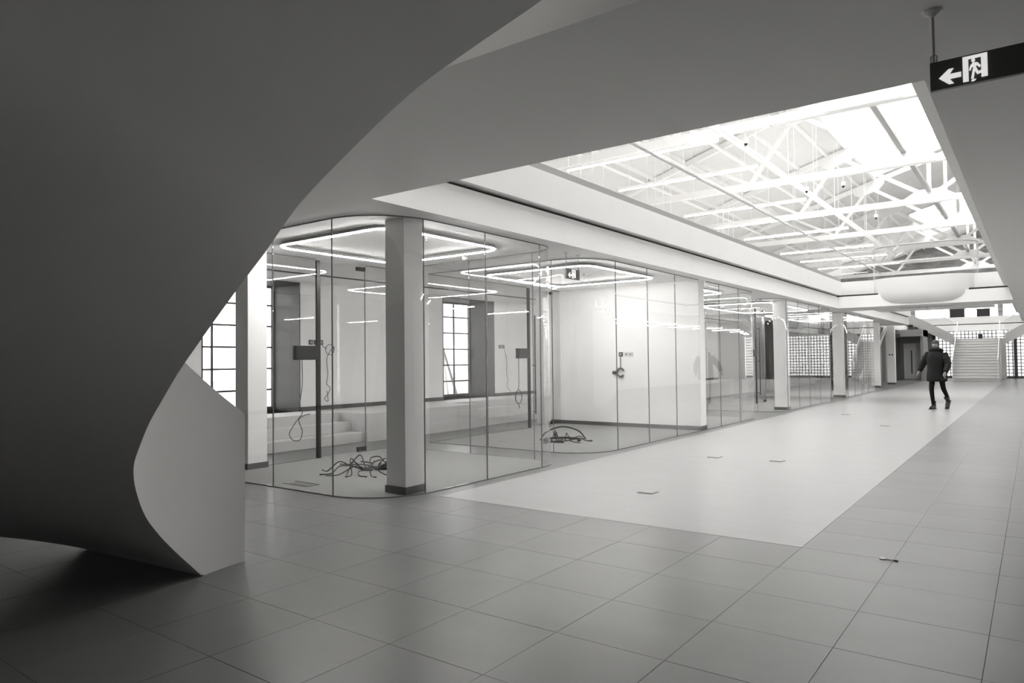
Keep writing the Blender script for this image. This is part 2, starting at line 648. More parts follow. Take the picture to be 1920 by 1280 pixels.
# ---- ground outdoors
tag(MB().box(-60, -12.05, -20, 80, -.3, -.1).build('ground_outdoors', GRND), 'pale paving outside the windows', 'ground', kind='structure')
bmo = empty('building', (-36, 2, -.1), 'pale low building across the yard outside the windows', 'building')
MB().box(-38, -34, -10, 14, -.1, 3.3).build('wall', nmat('pale_render', .85, .9), bmo)
MB().box(-38.3, -33.6, -10.2, 14.2, 3.3, 3.6).build('roof', GREYW, bmo)
for k in range(8):
    MB().box(-34.02, -33.98, -8 + 2.6 * k, -6.8 + 2.6 * k, .9, 2.3).build('window', GREYW, bmo)

# ================================================================== ROOF OF THE UPPER HALL
RX, RZ, EZ = -2.75, 9.85, 6.75     # ridge x, ridge z, eaves z
HS = 9.75                           # half span
SLOPE = (RZ - EZ) / HS


def roof_z(x):
    return RZ - SLOPE * abs(x - RX)


def roof_panel(mb, xa, xb, ya, yb, t=.12):
    za, zb = roof_z(xa), roof_z(xb)
    mb.add([(xa, ya, za), (xb, ya, zb), (xb, yb, zb), (xa, yb, za), (xa, ya, za + t), (xb, ya, zb + t), (xb, yb, zb + t), (xa, yb, za + t)],
           [(0, 3, 2, 1), (4, 5, 6, 7), (0, 1, 5, 4), (1, 2, 6, 5), (2, 3, 7, 6), (3, 0, 4, 7)])


GL = 2.55        # half width of the glazed ridge strip
GYE = 33.2
GYS = 4.0
mb = MB()
roof_panel(mb, RX - HS - .3, RX - GL, Y0, Y1)
roof_panel(mb, RX + GL, RX + HS + .3, Y0, Y1)
for ya, yb in ((GYE, 43.0), (52.2, Y1)):
    roof_panel(mb, RX - GL, RX, ya, yb)
    roof_panel(mb, RX, RX + GL, ya, yb)
roof_panel(mb, RX - GL, RX, Y0, GYS)
roof_panel(mb, RX, RX + GL, Y0, GYS)
roof = tag(mb.build('roof', ROOFW), 'white pitched roof lining over the upper hall', 'roof', kind='structure')
for s in (-1, 1):
    for d in (3.2, 4.2, 5.2, 6.3, 7.4, 8.6):
        x = RX + s * d
        MB().beam((x, Y0, roof_z(x) - .05), (x, Y1, roof_z(x) - .05), .07, .12).build('purlin', STEEL, roof)
def skylight(num, ys, ye, label):
    sk = empty('window_%d' % num, (RX, (ys + ye) / 2, RZ), label, 'skylight', kind='structure')
    n = max(1, round((ye - ys) / 1.42))
    st_ = (ye - ys) / n
    for q in range(n):
        y = ys + st_ * q
        for s in (-1, 1):
            xa, xb = (RX - GL, RX) if s < 0 else (RX, RX + GL)
            mb = MB()
            roof_panel(mb, xa, xb, y + .03, y + st_ - .03, .012)
            mb.build('pane', GLASSR, sk)
            MB().beam((xa, y, roof_z(xa) + .01), (xb, y, roof_z(xb) - .03), .09, .12).build('glazing_bar', STEEL, sk)
    for s in (-1, 1):
        x = RX + s * GL
        MB().beam((x, ys, roof_z(x) - .02), (x, ye, roof_z(x) - .02), .10, .22).build('kerb_beam', STEEL, sk)
        x = RX + s * GL / 2
        MB().beam((x, ys, roof_z(x) - .05), (x, ye, roof_z(x) - .05), .09, .13).build('glazing_bar', STEEL, sk)
    MB().beam((RX, ys, RZ - .03), (RX, ye, RZ - .03), .12, .14).build('ridge_beam', STEEL, sk)


skylight(20, GYS, GYE, 'long glazed ridge skylight over the open well')
skylight(21, 43.0, 52.2, 'glazed ridge skylight over the end staircase')

TRY = [16.1 + 5.75 * k for k in range(-3, 7)]


def make_truss():
    t = empty('roof_truss', (RX, 0, 6.7), 'white steel roof truss spanning the upper hall', 'truss', 'white steel roof trusses')
    L_, R_ = RX - HS + .1, RX + HS - .1
    MB().beam((L_, 0, 6.7), (R_, 0, 6.7), .16, .20).build('bottom_chord', STEEL, t)
    MB().beam((L_, 0, 6.7), (RX, 0, RZ - .22), .14, .18).build('top_chord', STEEL, t)
    MB().beam((RX, 0, RZ - .22), (R_, 0, 6.7), .14, .18).build('top_chord', STEEL, t)
    MB().beam((RX, 0, 6.8), (RX, 0, RZ - .25), .12, .12, up=(1, 0, 0)).build('king_post', STEEL, t)
    for s in (-1, 1):
        gx, gz = RX + s * 2.8, RZ - .22 - SLOPE * 2.8
        MB().beam((RX + s * .1, 0, 6.85), (gx, 0, gz - .1), .10, .13).build('diagonal', STEEL, t)
        MB().beam((gx, 0, gz - .1), (RX + s * 4.2, 0, 6.75), .09, .12).build('diagonal', STEEL, t)
        g2x = RX + s * 6.0
        g2z = RZ - .22 - SLOPE * 6.0
        MB().beam((RX + s * 4.2, 0, 6.75), (g2x, 0, g2z), .08, .10).build('diagonal', STEEL, t)
        mbg = MB()
        a = math.atan(SLOPE)
        for (px_, pz_, w_, h_) in ((gx, gz - .06, .62, .30),):
            c_, s_ = math.cos(a) * -s, math.sin(a)
            q = [(-w_, -h_ * .35), (-w_ * .6, -h_), (w_ * .6, -h_), (w_, -h_ * .35), (w_, h_ * .4), (-w_, h_ * .4)]
            poly = [(px_ + u * math.cos(a) , pz_ + v + (-s) * u * math.sin(a)) for u, v in q]
            n = len(poly)
            mbg.add([(p[0], -.095, p[1]) for p in poly] + [(p[0], .095, p[1]) for p in poly],
                    [tuple(range(n)), tuple(range(2 * n - 1, n - 1, -1))] + [(k, (k + 1) % n, n + (k + 1) % n, n + k) for k in range(n)])
        mbg.build('gusset_plate', STEEL, t)
    q = [(-.75, 6.62), (.75, 6.62), (.75, 6.80), (.35, 7.05), (-.35, 7.05), (-.75, 6.80)]
    n = 6
    MB().add([(RX + p[0], -.10, p[1]) for p in q] + [(RX + p[0], .10, p[1]) for p in q],
             [tuple(range(n)), tuple(range(2 * n - 1, n - 1, -1))] + [(k, (k + 1) % n, n + (k + 1) % n, n + k) for k in range(n)]).build('gusset_plate', STEEL, t)
    for s in (-1, 1):
        for d in (1.9, 4.4):
            MB().box(RX + s * d - .015, RX + s * d + .015, -.1, .1, 6.58, 6.82).build('stiffener', STEEL, t)
    return t


truss = make_truss()
for k, yy in enumerate(TRY):
    o = truss if k == 0 else copy_tree(truss)
    o.location.y = yy
tag(MB().beam((RX, TRY[0], 7.0), (RX, TRY[-1], 7.0), .12, .12).build('tie_beam', GREY), 'grey steel tie running along the middle of the trusses', 'beam', kind='thing')
tag(MB().tube([(-6.2, -2, 5.6), (-6.2, 40, 5.6)], .03, 8).build('sprinkler_pipe', nmat('pipe_grey', .28, .4)), 'thin grey pipe hung above the suspended light lines', 'pipe')
for x, z, nm, lb in ((-5.53, 6.45, 'cable_tray', 'white cable tray hung under the trusses beside the skylight'), (0.6, 6.4, 'cable_tray', 'white cable tray hung under the trusses across the well')):
    t = empty(nm, (x, 10, z), lb, 'cable tray')
    MB().box(x - .08, x + .08, -2, 40, z, z + .012).build('tray_base', STEEL, t)
    for s in (-1, 1):
        MB().box(x + s * .08 - .006, x + s * .08 + .006, -2, 40, z, z + .07).build('tray_side', STEEL, t)
    for k in range(14):
        MB().tube([(x, 0.5 + 2.9 * k, z), (x, .5 + 2.9 * k, roof_z(x) - .02)], .01, 6).build('hanger', STEEL, t)
# conduit runs along the left roof slope
for k, (x, dz) in enumerate(((-8.9, .35), (-7.7, .4), (-10.2, .3))):
    tag(MB().tube([(x, -2, roof_z(x) - dz), (x, 42, roof_z(x) - dz)], .05, 8).build('roof_conduit', STEEL),
        ['white conduit under the roof slope, middle of three', 'white conduit under the roof slope, highest of three', 'white conduit under the roof slope, lowest of three'][k], 'conduit')

# suspended linear lamps
def linear_lamp(y, x0, x1, z, i):
    t = empty('linear_lamp', (x0, y, z), 'long white linear lamp hung from thin wires over the upper floor', 'lamp', 'suspended linear lamps under the roof trusses')
    MB().box(x0, x1, y - .03, y + .03, z + .02, z + .085).build('housing', STEEL, t)
    MB().box(x0 + .01, x1 - .01, y - .028, y + .028, z, z + .02).build('diffuser', LEDL, t)
    for x in (x0 + .3, (x0 + x1) / 2, x1 - .3):
        MB().tube([(x, y, z + .085), (x, y, roof_z(x) + .02)], .006, 6).build('hanger_wire', STEEL, t)


for i, y in enumerate((8.2, 10.9, 13.92, 16.45, 20.75, 23.35, 26.3, 31.0, 34.2, 37.5)):
    linear_lamp(y, -8.65, -5.05, 5.8, i)

for k, (ya, yb) in enumerate(((14.1, 16.2), (18.4, 20.4), (24.0, 26.0))):
    t = empty('air_grille', (-8.85, (ya + yb) / 2, 5.7), 'slim dark air grille hung above the upper floor kerb', 'grille', 'dark air grilles hung over the upper floor')
    MB().box(-8.93, -8.80, ya, yb, 5.70, 5.78).build('frame', DARK, t)
    for q in range(4):
        MB().tube([(-8.86, ya + .2 + (yb - ya - .4) * q / 3, 5.78), (-8.86, ya + .2 + (yb - ya - .4) * q / 3, roof_z(-8.86))], .008, 6).build('hanger', STEEL, t)

# linear lamps under the ceiling on the side across the hall (they show as dashes in the glass)
for i in range(14):
    y = 9.0 + 2.7 * i
    t = empty('ceiling_lamp', (2.3, y, 2.85), 'slim white linear lamp fixed under the ceiling across the hall', 'lamp', 'linear ceiling lamps across the hall')
    MB().box(1.6, 3.1, y - .03, y + .03, 2.87, CZ).build('housing', STEEL, t)
    MB().box(1.61, 3.09, y - .028, y + .028, 2.85, 2.87).build('diffuser', LED, t)

# spot cameras on the trusses
for k, (x, yy) in enumerate(((-5.2, 16.1), (-5.3, 21.85), (-4.3, 21.85), (-4.4, 27.6))):
    t = empty('security_camera', (x, yy, 6.3), 'small white dome camera hung under a roof truss', 'camera', 'small cameras under the trusses')
    MB().tube([(x, yy, 6.42), (x, yy, 6.62)], .012, 8).build('stem', STEEL, t)
    bd = MB().tube([(x, yy, 6.30), (x, yy, 6.36), (x, yy, 6.42)], [.05, .07, .06], 12).build('body', PLASTIC, t, smooth=True)
    MB().tube([(x, yy - .03, 6.25), (x, yy - .01, 6.30)], [.02, .045], 12).build('lens', BLACK, bd, smooth=True)

# ================================================================== COLUMNS
def column(x, y, w, z1, label, group=None, n='column'):
    t = empty('column', (x, y, 0), label, 'column', group, 'structure')
    h = w / 2
    MB().box(x - h, x + h, y - h, y + h, 0.075, z1).build('shaft', PAINT, t, bevel=.004)
    s = h + .012
    MB().box(x - s, x + s, y - s, y + s, 0, .085).build('skirting', SKIRT, t)
    return t


column(-5.49, 5.45, .285, CZ, 'white square column inside the curved corner of the glass room, dark skirting')
column(-8.51, 5.56, .29, CZ, 'white square column at the back of the first glass room beside the curved stair')
column(-5.42, 13.40, .30, CZ, 'white square column at the end of the white partition wall')
column(-5.50, 19.62, .32, CZ, 'white square column between the glass rooms past the white partition')
column(-5.52, 26.6, .32, CZ, 'white square column behind the glass of the far rooms')
column(-5.85, 35.7, .34, CZ, 'white square column beside the black pull bar of the far glass door')
c5 = column(-5.85, 40.1, .34, CZ, 'white square column with two dark sockets near the double doors')
for dy in (-.06, .06):
    MB().box(-5.85 + dy - .03, -5.85 + dy + .03, 39.915, 39.93, 1.45, 1.52).build('socket', BLACK, c5)
br = empty('cross_brace', (-6, 37, 0), 'white diagonal steel braces crossing behind the far columns', 'brace')
MB().beam((-6.12, 34.2, .3), (-6.12, 40.2, 2.80), .10, .20).build('diagonal', STEEL, br)
MB().beam((-6.12, 33.6, .4), (-6.12, 38.6, 2.85), .10, .14).build('diagonal', STEEL, br)

# ================================================================== GLASS ROOMS
GX0 = -5.24     # plane of the glass front


def poly_len(L):
    return sum((Vector(L[i + 1]) - Vector(L[i])).length for i in range(len(L) - 1))


def sub_line(L, s0, s1):
    out, s = [], 0.0
    for i in range(len(L) - 1):
        a, b = Vector(L[i]), Vector(L[i + 1])
        d = (b - a).length
        if d < 1e-9:
            continue
        for (ss) in (s0, s1):
            pass
        if s + d > s0 and s < s1:
            ta, tb = max(0, (s0 - s) / d), min(1, (s1 - s) / d)
            p, q = a.lerp(b, ta), a.lerp(b, tb)
            if not out:
                out.append(p)
            out.append(q)
        s += d
    return out


def glass_run(name, line, joints, label, zt=CZ):
    """glass partition along a plan line, split into panes at the given run lengths"""
    L = [Vector(p) for p in line]
    tot = poly_len(L)
    c = L[len(L) // 2]
    t = empty(name, (c.x, c.y, 0), label, 'glass partition')
    cuts = [0] + [j for j in joints if 0 < j < tot] + [tot]
    for a, b in zip(cuts, cuts[1:]):
        seg = sub_line(L, a + .004, b - .004)
        MB().strip(seg, .012, .012, zt - .012).build('pane', GLASS, t, smooth=len(seg) > 2)
    for j in cuts[1:-1]:
        seg = sub_line(L, j - .0035, j + .0035)
        MB().strip([seg[0], seg[-1]], .013, .0, zt).build('joint_seal', JOINT, t)
    MB().strip(L, .016, .0, .010).build('floor_channel', JOINT, t)
    MB().strip(L, .016, zt - .010, zt).build('ceiling_channel', JOINT, t)
    return t, L


def room_line(ya, yb, r0, r1, xb=-8.5, open_end=False):
    L = [(xb, ya)] + arc(GX0 - r0, ya + r0, r0, 270, 360, 14)
    if r1:
        L += arc(GX0 - r1, yb - r1, r1, 0, 90, 12) + [(xb, yb)]
    else:
        L += [(GX0, yb)]
    return L


def run_at(L, test):
    """run lengths where the line passes given predicates (first vertex satisfying)"""
    s, out = 0, []
    return out


def joints_by_points(L, pts):
    out = []
    for p in pts:
        p = Vector(p)
        best, bs, s = 1e9, 0, 0
        for i in range(len(L) - 1):
            a, b = Vector(L[i]), Vector(L[i + 1])
            d = b - a
            if d.length < 1e-9:
                continue
            tt = max(0, min(1, (p - a).dot(d) / d.length_squared))
            q = a + d * tt
            if (q - p).length < best:
                best, bs = (q - p).length, s + d.length * tt
            s += d.length
        out.append(bs)
    return sorted(out)


L1 = room_line(4.86, 8.22, .75, .45)
glass_run('glass_partition', L1, joints_by_points(L1, [(-7.01, 4.86), (-5.97, 4.86), (-5.24, 5.50), (-5.24, 6.55), (-5.24, 7.70), (-5.72, 8.22), (-6.9, 8.22)]),
          'curved frameless glass front of the first room wrapping the white column')
L2 = [(-8.5, 9.03)] + arc(GX0 - .7, 9.73, .7, 270, 360, 14) + [(GX0, 13.20)]
glass_run('glass_partition', L2, joints_by_points(L2, [(-7.2, 9.03), (-5.93, 9.03), (-5.24, 9.80), (-5.24, 10.92), (-5.24, 12.06)]),
          'curved frameless glass front of the room before the white partition wall')
L3 = [(GX0, 13.60), (GX0, 16.35)] + arc(GX0 - .3, 16.35, .3, 0, 90, 8) + [(-8.5, 16.65)]
glass_run('glass_partition', L3, joints_by_points(L3, [(GX0, 14.29), (GX0, 15.47), (-5.6, 16.65), (-7.0, 16.65)]),
          'frameless glass front of the room just past the white partition wall')
L4 = [(-8.5, 18.6)] + arc(GX0 - .6, 19.2, .6, 270, 360, 12) + arc(GX0 - .5, 24.0, .5, 0, 90, 10) + [(-8.5, 24.5)]
glass_run('glass_partition', L4, joints_by_points(L4, [(-7.2, 18.6), (-5.84, 18.6), (GX0, 19.2), (GX0, 20.34), (GX0, 21.48), (GX0, 22.7), (GX0, 24.0), (-5.8, 24.5), (-7.1, 24.5)]),
          'rounded glass room beside the fourth white column')
L5 = [(-8.5, 26.0)] + arc(GX0 - .6, 26.6, .6, 270, 360, 10) + [(GX0, 31.6)]
glass_run('glass_partition', L5, joints_by_points(L5, [(-7.2, 26), (-5.84, 26), (GX0, 26.6), (GX0, 27.8), (GX0, 29.0), (GX0, 30.3)]),
          'rounded glass room next to the far glass door')
# back partitions with doors (x = -8.5)
for k, (segs, lb) in enumerate([([(5.75, 6.62), (7.60, 8.22)], 'straight glass back wall of the first room'),
                                ([(9.03, 11.98), (12.97, 13.25)], 'straight glass back wall of the second room')]):
    t = empty('glass_partition', (-8.5, sum(segs[0]) / 2, 0), lb, 'glass partition')
    for a, b in segs:
        MB().box(-8.506, -8.494, a, b, .012, 2.93).build('pane', GLASS, t)
        MB().box(-8.51, -8.49, a, b, 0, .012).build('floor_channel', JOINT, t)
        MB().box(-8.51, -8.49, a, b, CZ - .012, CZ).build('ceiling_channel', JOINT, t)


def glass_door(px, y0, y1, label, box=True, pull=True, rot=0):
    """glass door leaf in the plane x=px from y0 (black edge rail) to y1 (pivot)"""
    t = empty('glass_door', (px, y0, 0), label, 'door')
    MB().box(px - .006, px + .006, y0 + .03, y1, .02, 2.90).build('pane', GLASS, t)
    MB().box(px - .02, px + .02, y0 - .03, y0 + .03, 0, 2.92).build('edge_rail', BLACK, t)
    for z0, z1 in ((2.84, 2.90), (.02, .09)):
        MB().box(px - .02, px + .02, y1 - .17, y1, z0, z1).build('pivot_fitting', BLACK, t)
    MB().box(px - .008, px + .008, y1 - .005, y1 + .005, .0, 2.92).build('joint_seal', JOINT, t)
    if pull:
        p = MB()
        p.tube([(px + .07, y0 + .13, .28), (px + .07, y0 + .13, 2.35)], .016, 8)
        for z in (.33, 1.3, 2.3):
            p.tube([(px, y0 + .13, z), (px + .07, y0 + .13, z)], .012, 6)
        p.build('pull_bar', BLACK, t)
    if box:
        MB().box(px - .03, px + .05, y0 - .42, y0 - .03, 1.45, 1.655).build('lock_box', BLACK, t, bevel=.004)
    return t


glass_door(-8.5, 6.66, 7.57, 'frameless glass door with black rail and lock box behind the first room', pull=False)
glass_door(-8.5, 12.05, 12.95, 'frameless glass door with black rail and pull bar behind the second room')
d3 = glass_door(-6.9, 21.9, 22.8, 'glass door with black pull bar inside the rounded glass room')
d4 = glass_door(-5.74, 32.2, 33.1, 'far glass door with tall black pull bar beside the column', box=False)

# white partition wall between rooms 2 and 3
mb = MB()
mb.box(-8.75, -5.28, 13.27, 13.45, .08, CZ)
wp = tag(mb.build('wall_partition', PAINT), 'smooth white partition wall closing the second glass room', 'wall', kind='structure')
MB().box(-8.76, -5.57, 13.255, 13.465, 0, .08).build('baseboard', SKIRT, wp)
mb = MB()
mb.box(-8.95, -8.75, 12.97, 13.6, 0, CZ)
tag(mb.build('wall_pier', PAINT), 'short white wall pier behind the second room door', 'wall', kind='structure')
mb = MB()
mb.box(-11.1, -8.6, 30.0, 30.2, 0.5, CZ)
mb.box(-9.5, -8.6, 30.0, 30.2, 0, CZ)
tag(mb.build('wall_cross', GREYW), 'plain grey cross wall at the end of the glass rooms', 'wall', kind='structure')

# carpets
def carpet(L, xb, label, z=0.008):
    poly = [tuple(p) for p in L] + ([(xb, L[-1][1]), ] if abs(L[-1][0] - xb) > .01 else [])
    if abs(L[0][0] - xb) > .01:
        poly.append((xb, L[0][1]))
    tag(MB().prism(poly, 0.0, z).build('floor_carpet', CARPET), label, 'carpet', kind='structure')


carpet(L1, -8.5, 'grey carpet filling the first rounded glass room')
carpet(L2, -8.5, 'grey carpet filling the glass room before the white partition')
carpet(L3, -8.5, 'grey carpet in the glass room just past the white partition')
carpet(L4, -8.5, 'grey carpet in the rounded room beside the fourth column')
carpet(L5, -8.5, 'grey carpet in the rounded room next to the far glass door')

# LED loops on the room ceilings
def led_loop(x0, x1, y0, y1, r, label, z=2.885):
    t = empty('light_loop', ((x0 + x1) / 2, (y0 + y1) / 2, z), label, 'light')
    L = arc(x1 - r, y0 + r, r, 270, 360, 8) + arc(x1 - r, y1 - r, r, 0, 90, 8) + arc(x0 + r, y1 - r, r, 90, 180, 8) + arc(x0 + r, y0 + r, r, 180, 270, 8)
    L.append(L[0])
    hs = MB().strip(L, .075, z + .012, z + .022).build('housing', GREY, t)
    MB().strip(L, .03, z + .022, z + .05).build('channel', GREY, hs)
    MB().strip(L, .022, z, z + .012).build('diffuser', LED, t)
    for x, y in ((x0, (y0 + y1) / 2), (x1, (y0 + y1) / 2), ((x0 + x1) / 2, y0), ((x0 + x1) / 2, y1)):
        MB().tube([(x, y, z + .05), (x, y, CZ)], .004, 6).build('hanger_wire', STEEL, t)


led_loop(-7.78, -5.72, 5.41, 7.50, .25, 'rounded rectangular light loop under the ceiling of the first glass room')
led_loop(-7.75, -5.62, 9.58, 12.10, .25, 'rounded rectangular light loop before the white partition wall')
led_loop(-7.75, -5.75, 14.0, 16.0, .25, 'rounded rectangular light loop just past the white partition wall')
led_loop(-7.75, -5.75, 19.3, 23.6, .25, 'long rounded light loop in the room beside the fourth column')
led_loop(-7.75, -5.75, 26.6, 31.0, .25, 'long rounded light loop next to the far glass door')

# ================================================================== CURVED FOREGROUND STAIR
SC, SR = Vector((-3.2, 3.0)), 1.35
tab = [(0.0, 0.0), (0.1, 0.09), (0.292, 0.25), (0.491, 0.405), (0.683, 0.55), (0.844, 0.685), (1.075, 0.85), (1.32, 0.99), (1.489, 1.122), (1.651, 1.252),
       (1.804, 1.395), (1.919, 1.502), (2.057, 1.643), (2.18, 1.779), (2.265, 1.875), (2.334, 1.965), (2.42, 2.075), (2.62, 2.27), (2.88, 2.50), (3.04, 2.615), (3.46, 2.876), (4.3, 3.40)]


def interp(tb, s):
    if s <= tb[0][0]:
        return tb[0][1]
    for i in range(len(tb) - 1):
        (a, za), (b, zb) = tb[i], tb[i + 1]
        if s <= b:
            def slope(k):
                k = max(0, min(len(tb) - 1, k))
                lo, hi = max(0, k - 1), min(len(tb) - 1, k + 1)
                return (tb[hi][1] - tb[lo][1]) / (tb[hi][0] - tb[lo][0])
            h = b - a
            t = (s - a) / h
            m0, m1 = slope(i) * h, slope(i + 1) * h
            return (2 * t ** 3 - 3 * t * t + 1) * za + (t ** 3 - 2 * t * t + t) * m0 + (-2 * t ** 3 + 3 * t * t) * zb + (t ** 3 - t * t) * m1
    return tb[-1][1]


A0, A1 = 199.2, 300.0      # foot (lift off) and end of the curved part, degrees
S_ARC = math.radians(A1 - A0) * SR


def stair_plan(s):
    """point on the inner stringer and outward normal at run length s"""
    if s <= S_ARC:
        a = math.radians(A0) + s / SR
        n = Vector((math.cos(a), math.sin(a)))
        w = max(0.0, min(1.0, 1 - s / 1.0))
        b = a - math.radians(13.5) * w * w * (3 - 2 * w)
        return SC + n * SR, Vector((math.cos(b), math.sin(b)))
    a = math.radians(A1)
    n = Vector((math.cos(a), math.sin(a)))
    t = Vector((-n.y, n.x))
    return SC + n * SR + t * (s - S_ARC), n


def stair_width(s):
    k = max(0.0, min(1.0, (s - .3) / 1.2))
    k = k * k * (3 - 2 * k)
    e = max(0.0, min(1.0, (s - 2.7) / 1.0))
    return 1.40 + .80 * k - .55 * e


def top_rail(s):
    base = interp(tab, max(s, 0)) + 1.24
    lin = 1.047 + (s + .37) * .70
    k = max(0.0, min(1.0, (s - .05) / .5))
    return lin * (1 - k) + base * k


st = empty('curved_stair', (-4.6, 2.8, 0), 'sculptural curved plaster staircase sweeping up with a solid balustrade', 'staircase')
S_END = 3.98
NS = 90
rows = []
for i in range(NS + 1):
    s = S_END * i / NS
    p, n = stair_plan(s)
    w = stair_width(s)
    z = interp(tab, s)
    rows.append((p, n, w, z))
mb = MB()
NT = 10
vs = []
for (p, n, w, z) in rows:
    for k in range(NT + 1):
        q = p + n * (w * k / NT)
        vs.append((q.x, q.y, z))
    for k in range(NT + 1):
        q = p + n * (w * (NT - k) / NT)
        vs.append((q.x, q.y, z + .16))
M_ = 2 * (NT + 1)
fs = []
for i in range(NS):
    for k in range(M_):
        k2 = (k + 1) % M_
        fs.append((i * M_ + k, (i + 1) * M_ + k, (i + 1) * M_ + k2, i * M_ + k2))
fs.append(tuple(range(M_)))
fs.append(tuple(NS * M_ + k for k in range(M_ - 1, -1, -1)))
mb.add(vs, fs)
mb.build('soffit', PLASTER, st, smooth=True)


def balustrade(off_in, off_out, s0=-.37):
    a, b, z0, z1 = [], [], [], []
    n_ = 100
    for i in range(n_ + 1):
        s = s0 + (S_END - s0) * i / n_
        p, n = stair_plan(s)
        w = stair_width(s)
        pa = p + n * (off_in if off_in < 1 else w - (off_in - 1))
        pb = p + n * (off_out if off_out < 1 else w - (off_out - 1))
        a.append((pa.x, pa.y))
        b.append((pb.x, pb.y))
        z0.append(max(0.0, interp(tab, s)))
        z1.append(top_rail(s))
    return MB()._strip(a, b, z0, z1)


balustrade(-.002, .11).build('inner_balustrade', PLASTER, st, smooth=True)
# outer balustrade (own function: offsets from the outer edge)
a, b, z0, z1 = [], [], [], []
for i in range(101):
    s = -.37 + (S_END + .37) * i / 100
    p, n = stair_plan(s)
    w = stair_width(s)
    pa, pb = p + n * (w - .11), p + n * (w + .002)
    a.append((pa.x, pa.y)); b.append((pb.x, pb.y))
    z0.append(max(0.0, interp(tab, s))); z1.append(top_rail(s))
MB()._strip(a, b, z0, z1).build('outer_balustrade', PLASTER, st, smooth=True)
NTR = 20
for i in range(NTR):
    s0, s1 = -.28 + (S_END + .2) * i / NTR, -.28 + (S_END + .2) * (i + 1.06) / NTR
    zt = interp(tab, min(max(s1, 0), S_END)) + .19
    pts = []
    for s in (s0, s1):
        p, n = stair_plan(min(s, S_END))
        w = stair_width(s)
        pts.append((p + n * .11, p + n * (w - .11)))
    poly = [pts[0][0], pts[0][1], pts[1][1], pts[1][0]]
    zb = max(0.0, interp(tab, min(max(s1, 0), S_END)) + .02)
    MB().prism([tuple(q) for q in poly], zb, zt).build('tread', PLASTER, st)

# ================================================================== SIGNS
def exit_sign(loc, w, h, rz, label, rods=True, detail=True, flip=1):
    """board hanging in the local xz plane, front towards local -y"""
    x, y, z = loc
    t = empty('exit_sign', (0, 0, 0), label, 'sign')
    MB().box(-w / 2, w / 2, -.012, .012, -h / 2, h / 2).build('board', SIGND, t)
    fy = -.0145
    U = h / 0.26

    def flat(poly, name, th=.004):
        n = len(poly)
        m = MB()
        m.add([(p[0] * U, fy - th / 2, p[1] * U) for p in poly] + [(p[0] * U, fy + th / 2, p[1] * U) for p in poly],
              [tuple(range(n)), tuple(range(2 * n - 1, n - 1, -1))] + [(k, (k + 1) % n, n + (k + 1) % n, n + k) for k in range(n)])
        return m.build(name, SIGNW, t)
    ox = (-w / 2) / U
    A = lambda pts, dx=0, dz=0: [(ox + p[0] * .86 + dx, p[1] * 1.1 + dz) for p in pts]
    flat(A([(.08, -.028), (.17, .035), (.215, .035), (.178, -.008), (.28, -.008), (.28, -.048), (.178, -.048), (.215, -.091), (.17, -.091)]), 'arrow')
    flat(A([(.295, -.10), (.345, -.10), (.345, .105), (.295, .105)]), 'door_mark')
    flat(A([(.345, .080), (.455, .080), (.455, .105), (.345, .105)]), 'door_mark')
    flat(A([(.455, -.085), (.51, -.085), (.51, .105), (.455, .105)]), 'door_mark') if detail else None
    # running figure
    head = [(ox + .388 * .86 + .015 * math.cos(q * PI / 5), .070 + .015 * math.sin(q * PI / 5)) for q in range(10)]
    flat(head, 'runner_head', .007)
    flat(A([(.385, .045), (.425, .040), (.452, .010), (.442, -.004), (.420, .018), (.408, .014), (.420, -.012), (.432, -.034), (.470, -.026), (.474, -.044), (.420, -.056),
            (.400, -.022), (.388, -.086), (.366, -.082), (.382, -.012), (.390, .016), (.372, .008), (.362, -.016), (.350, -.010), (.362, .026)]), 'runner_body', .007)
    flat(A([(.372, -.092), (.410, -.092), (.395, -.106), (.366, -.106)]), 'runner_foot', .007)
    if rods:
        for sx in (-1, 1):
            xx = sx * (w / 2 - .015)
            MB().tube([(xx, 0, h / 2), (xx, 0, CZ - z - .03)], .005, 8).build('rod', GREY, t)
            MB().tube([(xx, 0, CZ - z - .030), (xx, 0, CZ - z - .026), (xx, 0, CZ - z - .014), (xx, 0, CZ - z - .010), (xx, 0, CZ - z)], [.008, .012, .030, .040, .044], 18).build('canopy', PLASTIC, t, smooth=True)
            MB().tube([(xx - .01, 0, h / 2 - .005), (xx - .012, 0, h / 2 + .03), (xx, 0, h / 2 + .04), (xx + .012, 0, h / 2 + .03), (xx + .01, 0, h / 2 - .005)], .003, 6).build('hook', GREY, t)
    t.location = loc
    t.rotation_euler = (0, 0, rz)
    return t


exit_sign((-0.345 + .19, 3.63, 2.64), .38, .126, 0, 'dark hanging exit sign with arrow and running figure under the ceiling by the well')
exit_sign((-5.35, 8.705, 2.64), .36, .145, PI / 2, 'small hanging exit sign in the gap between the first two glass rooms')
exit_sign((-6.6, 46.5, 2.62), .60, .20, 0, 'glowing exit sign under the bulkhead by the double doors')

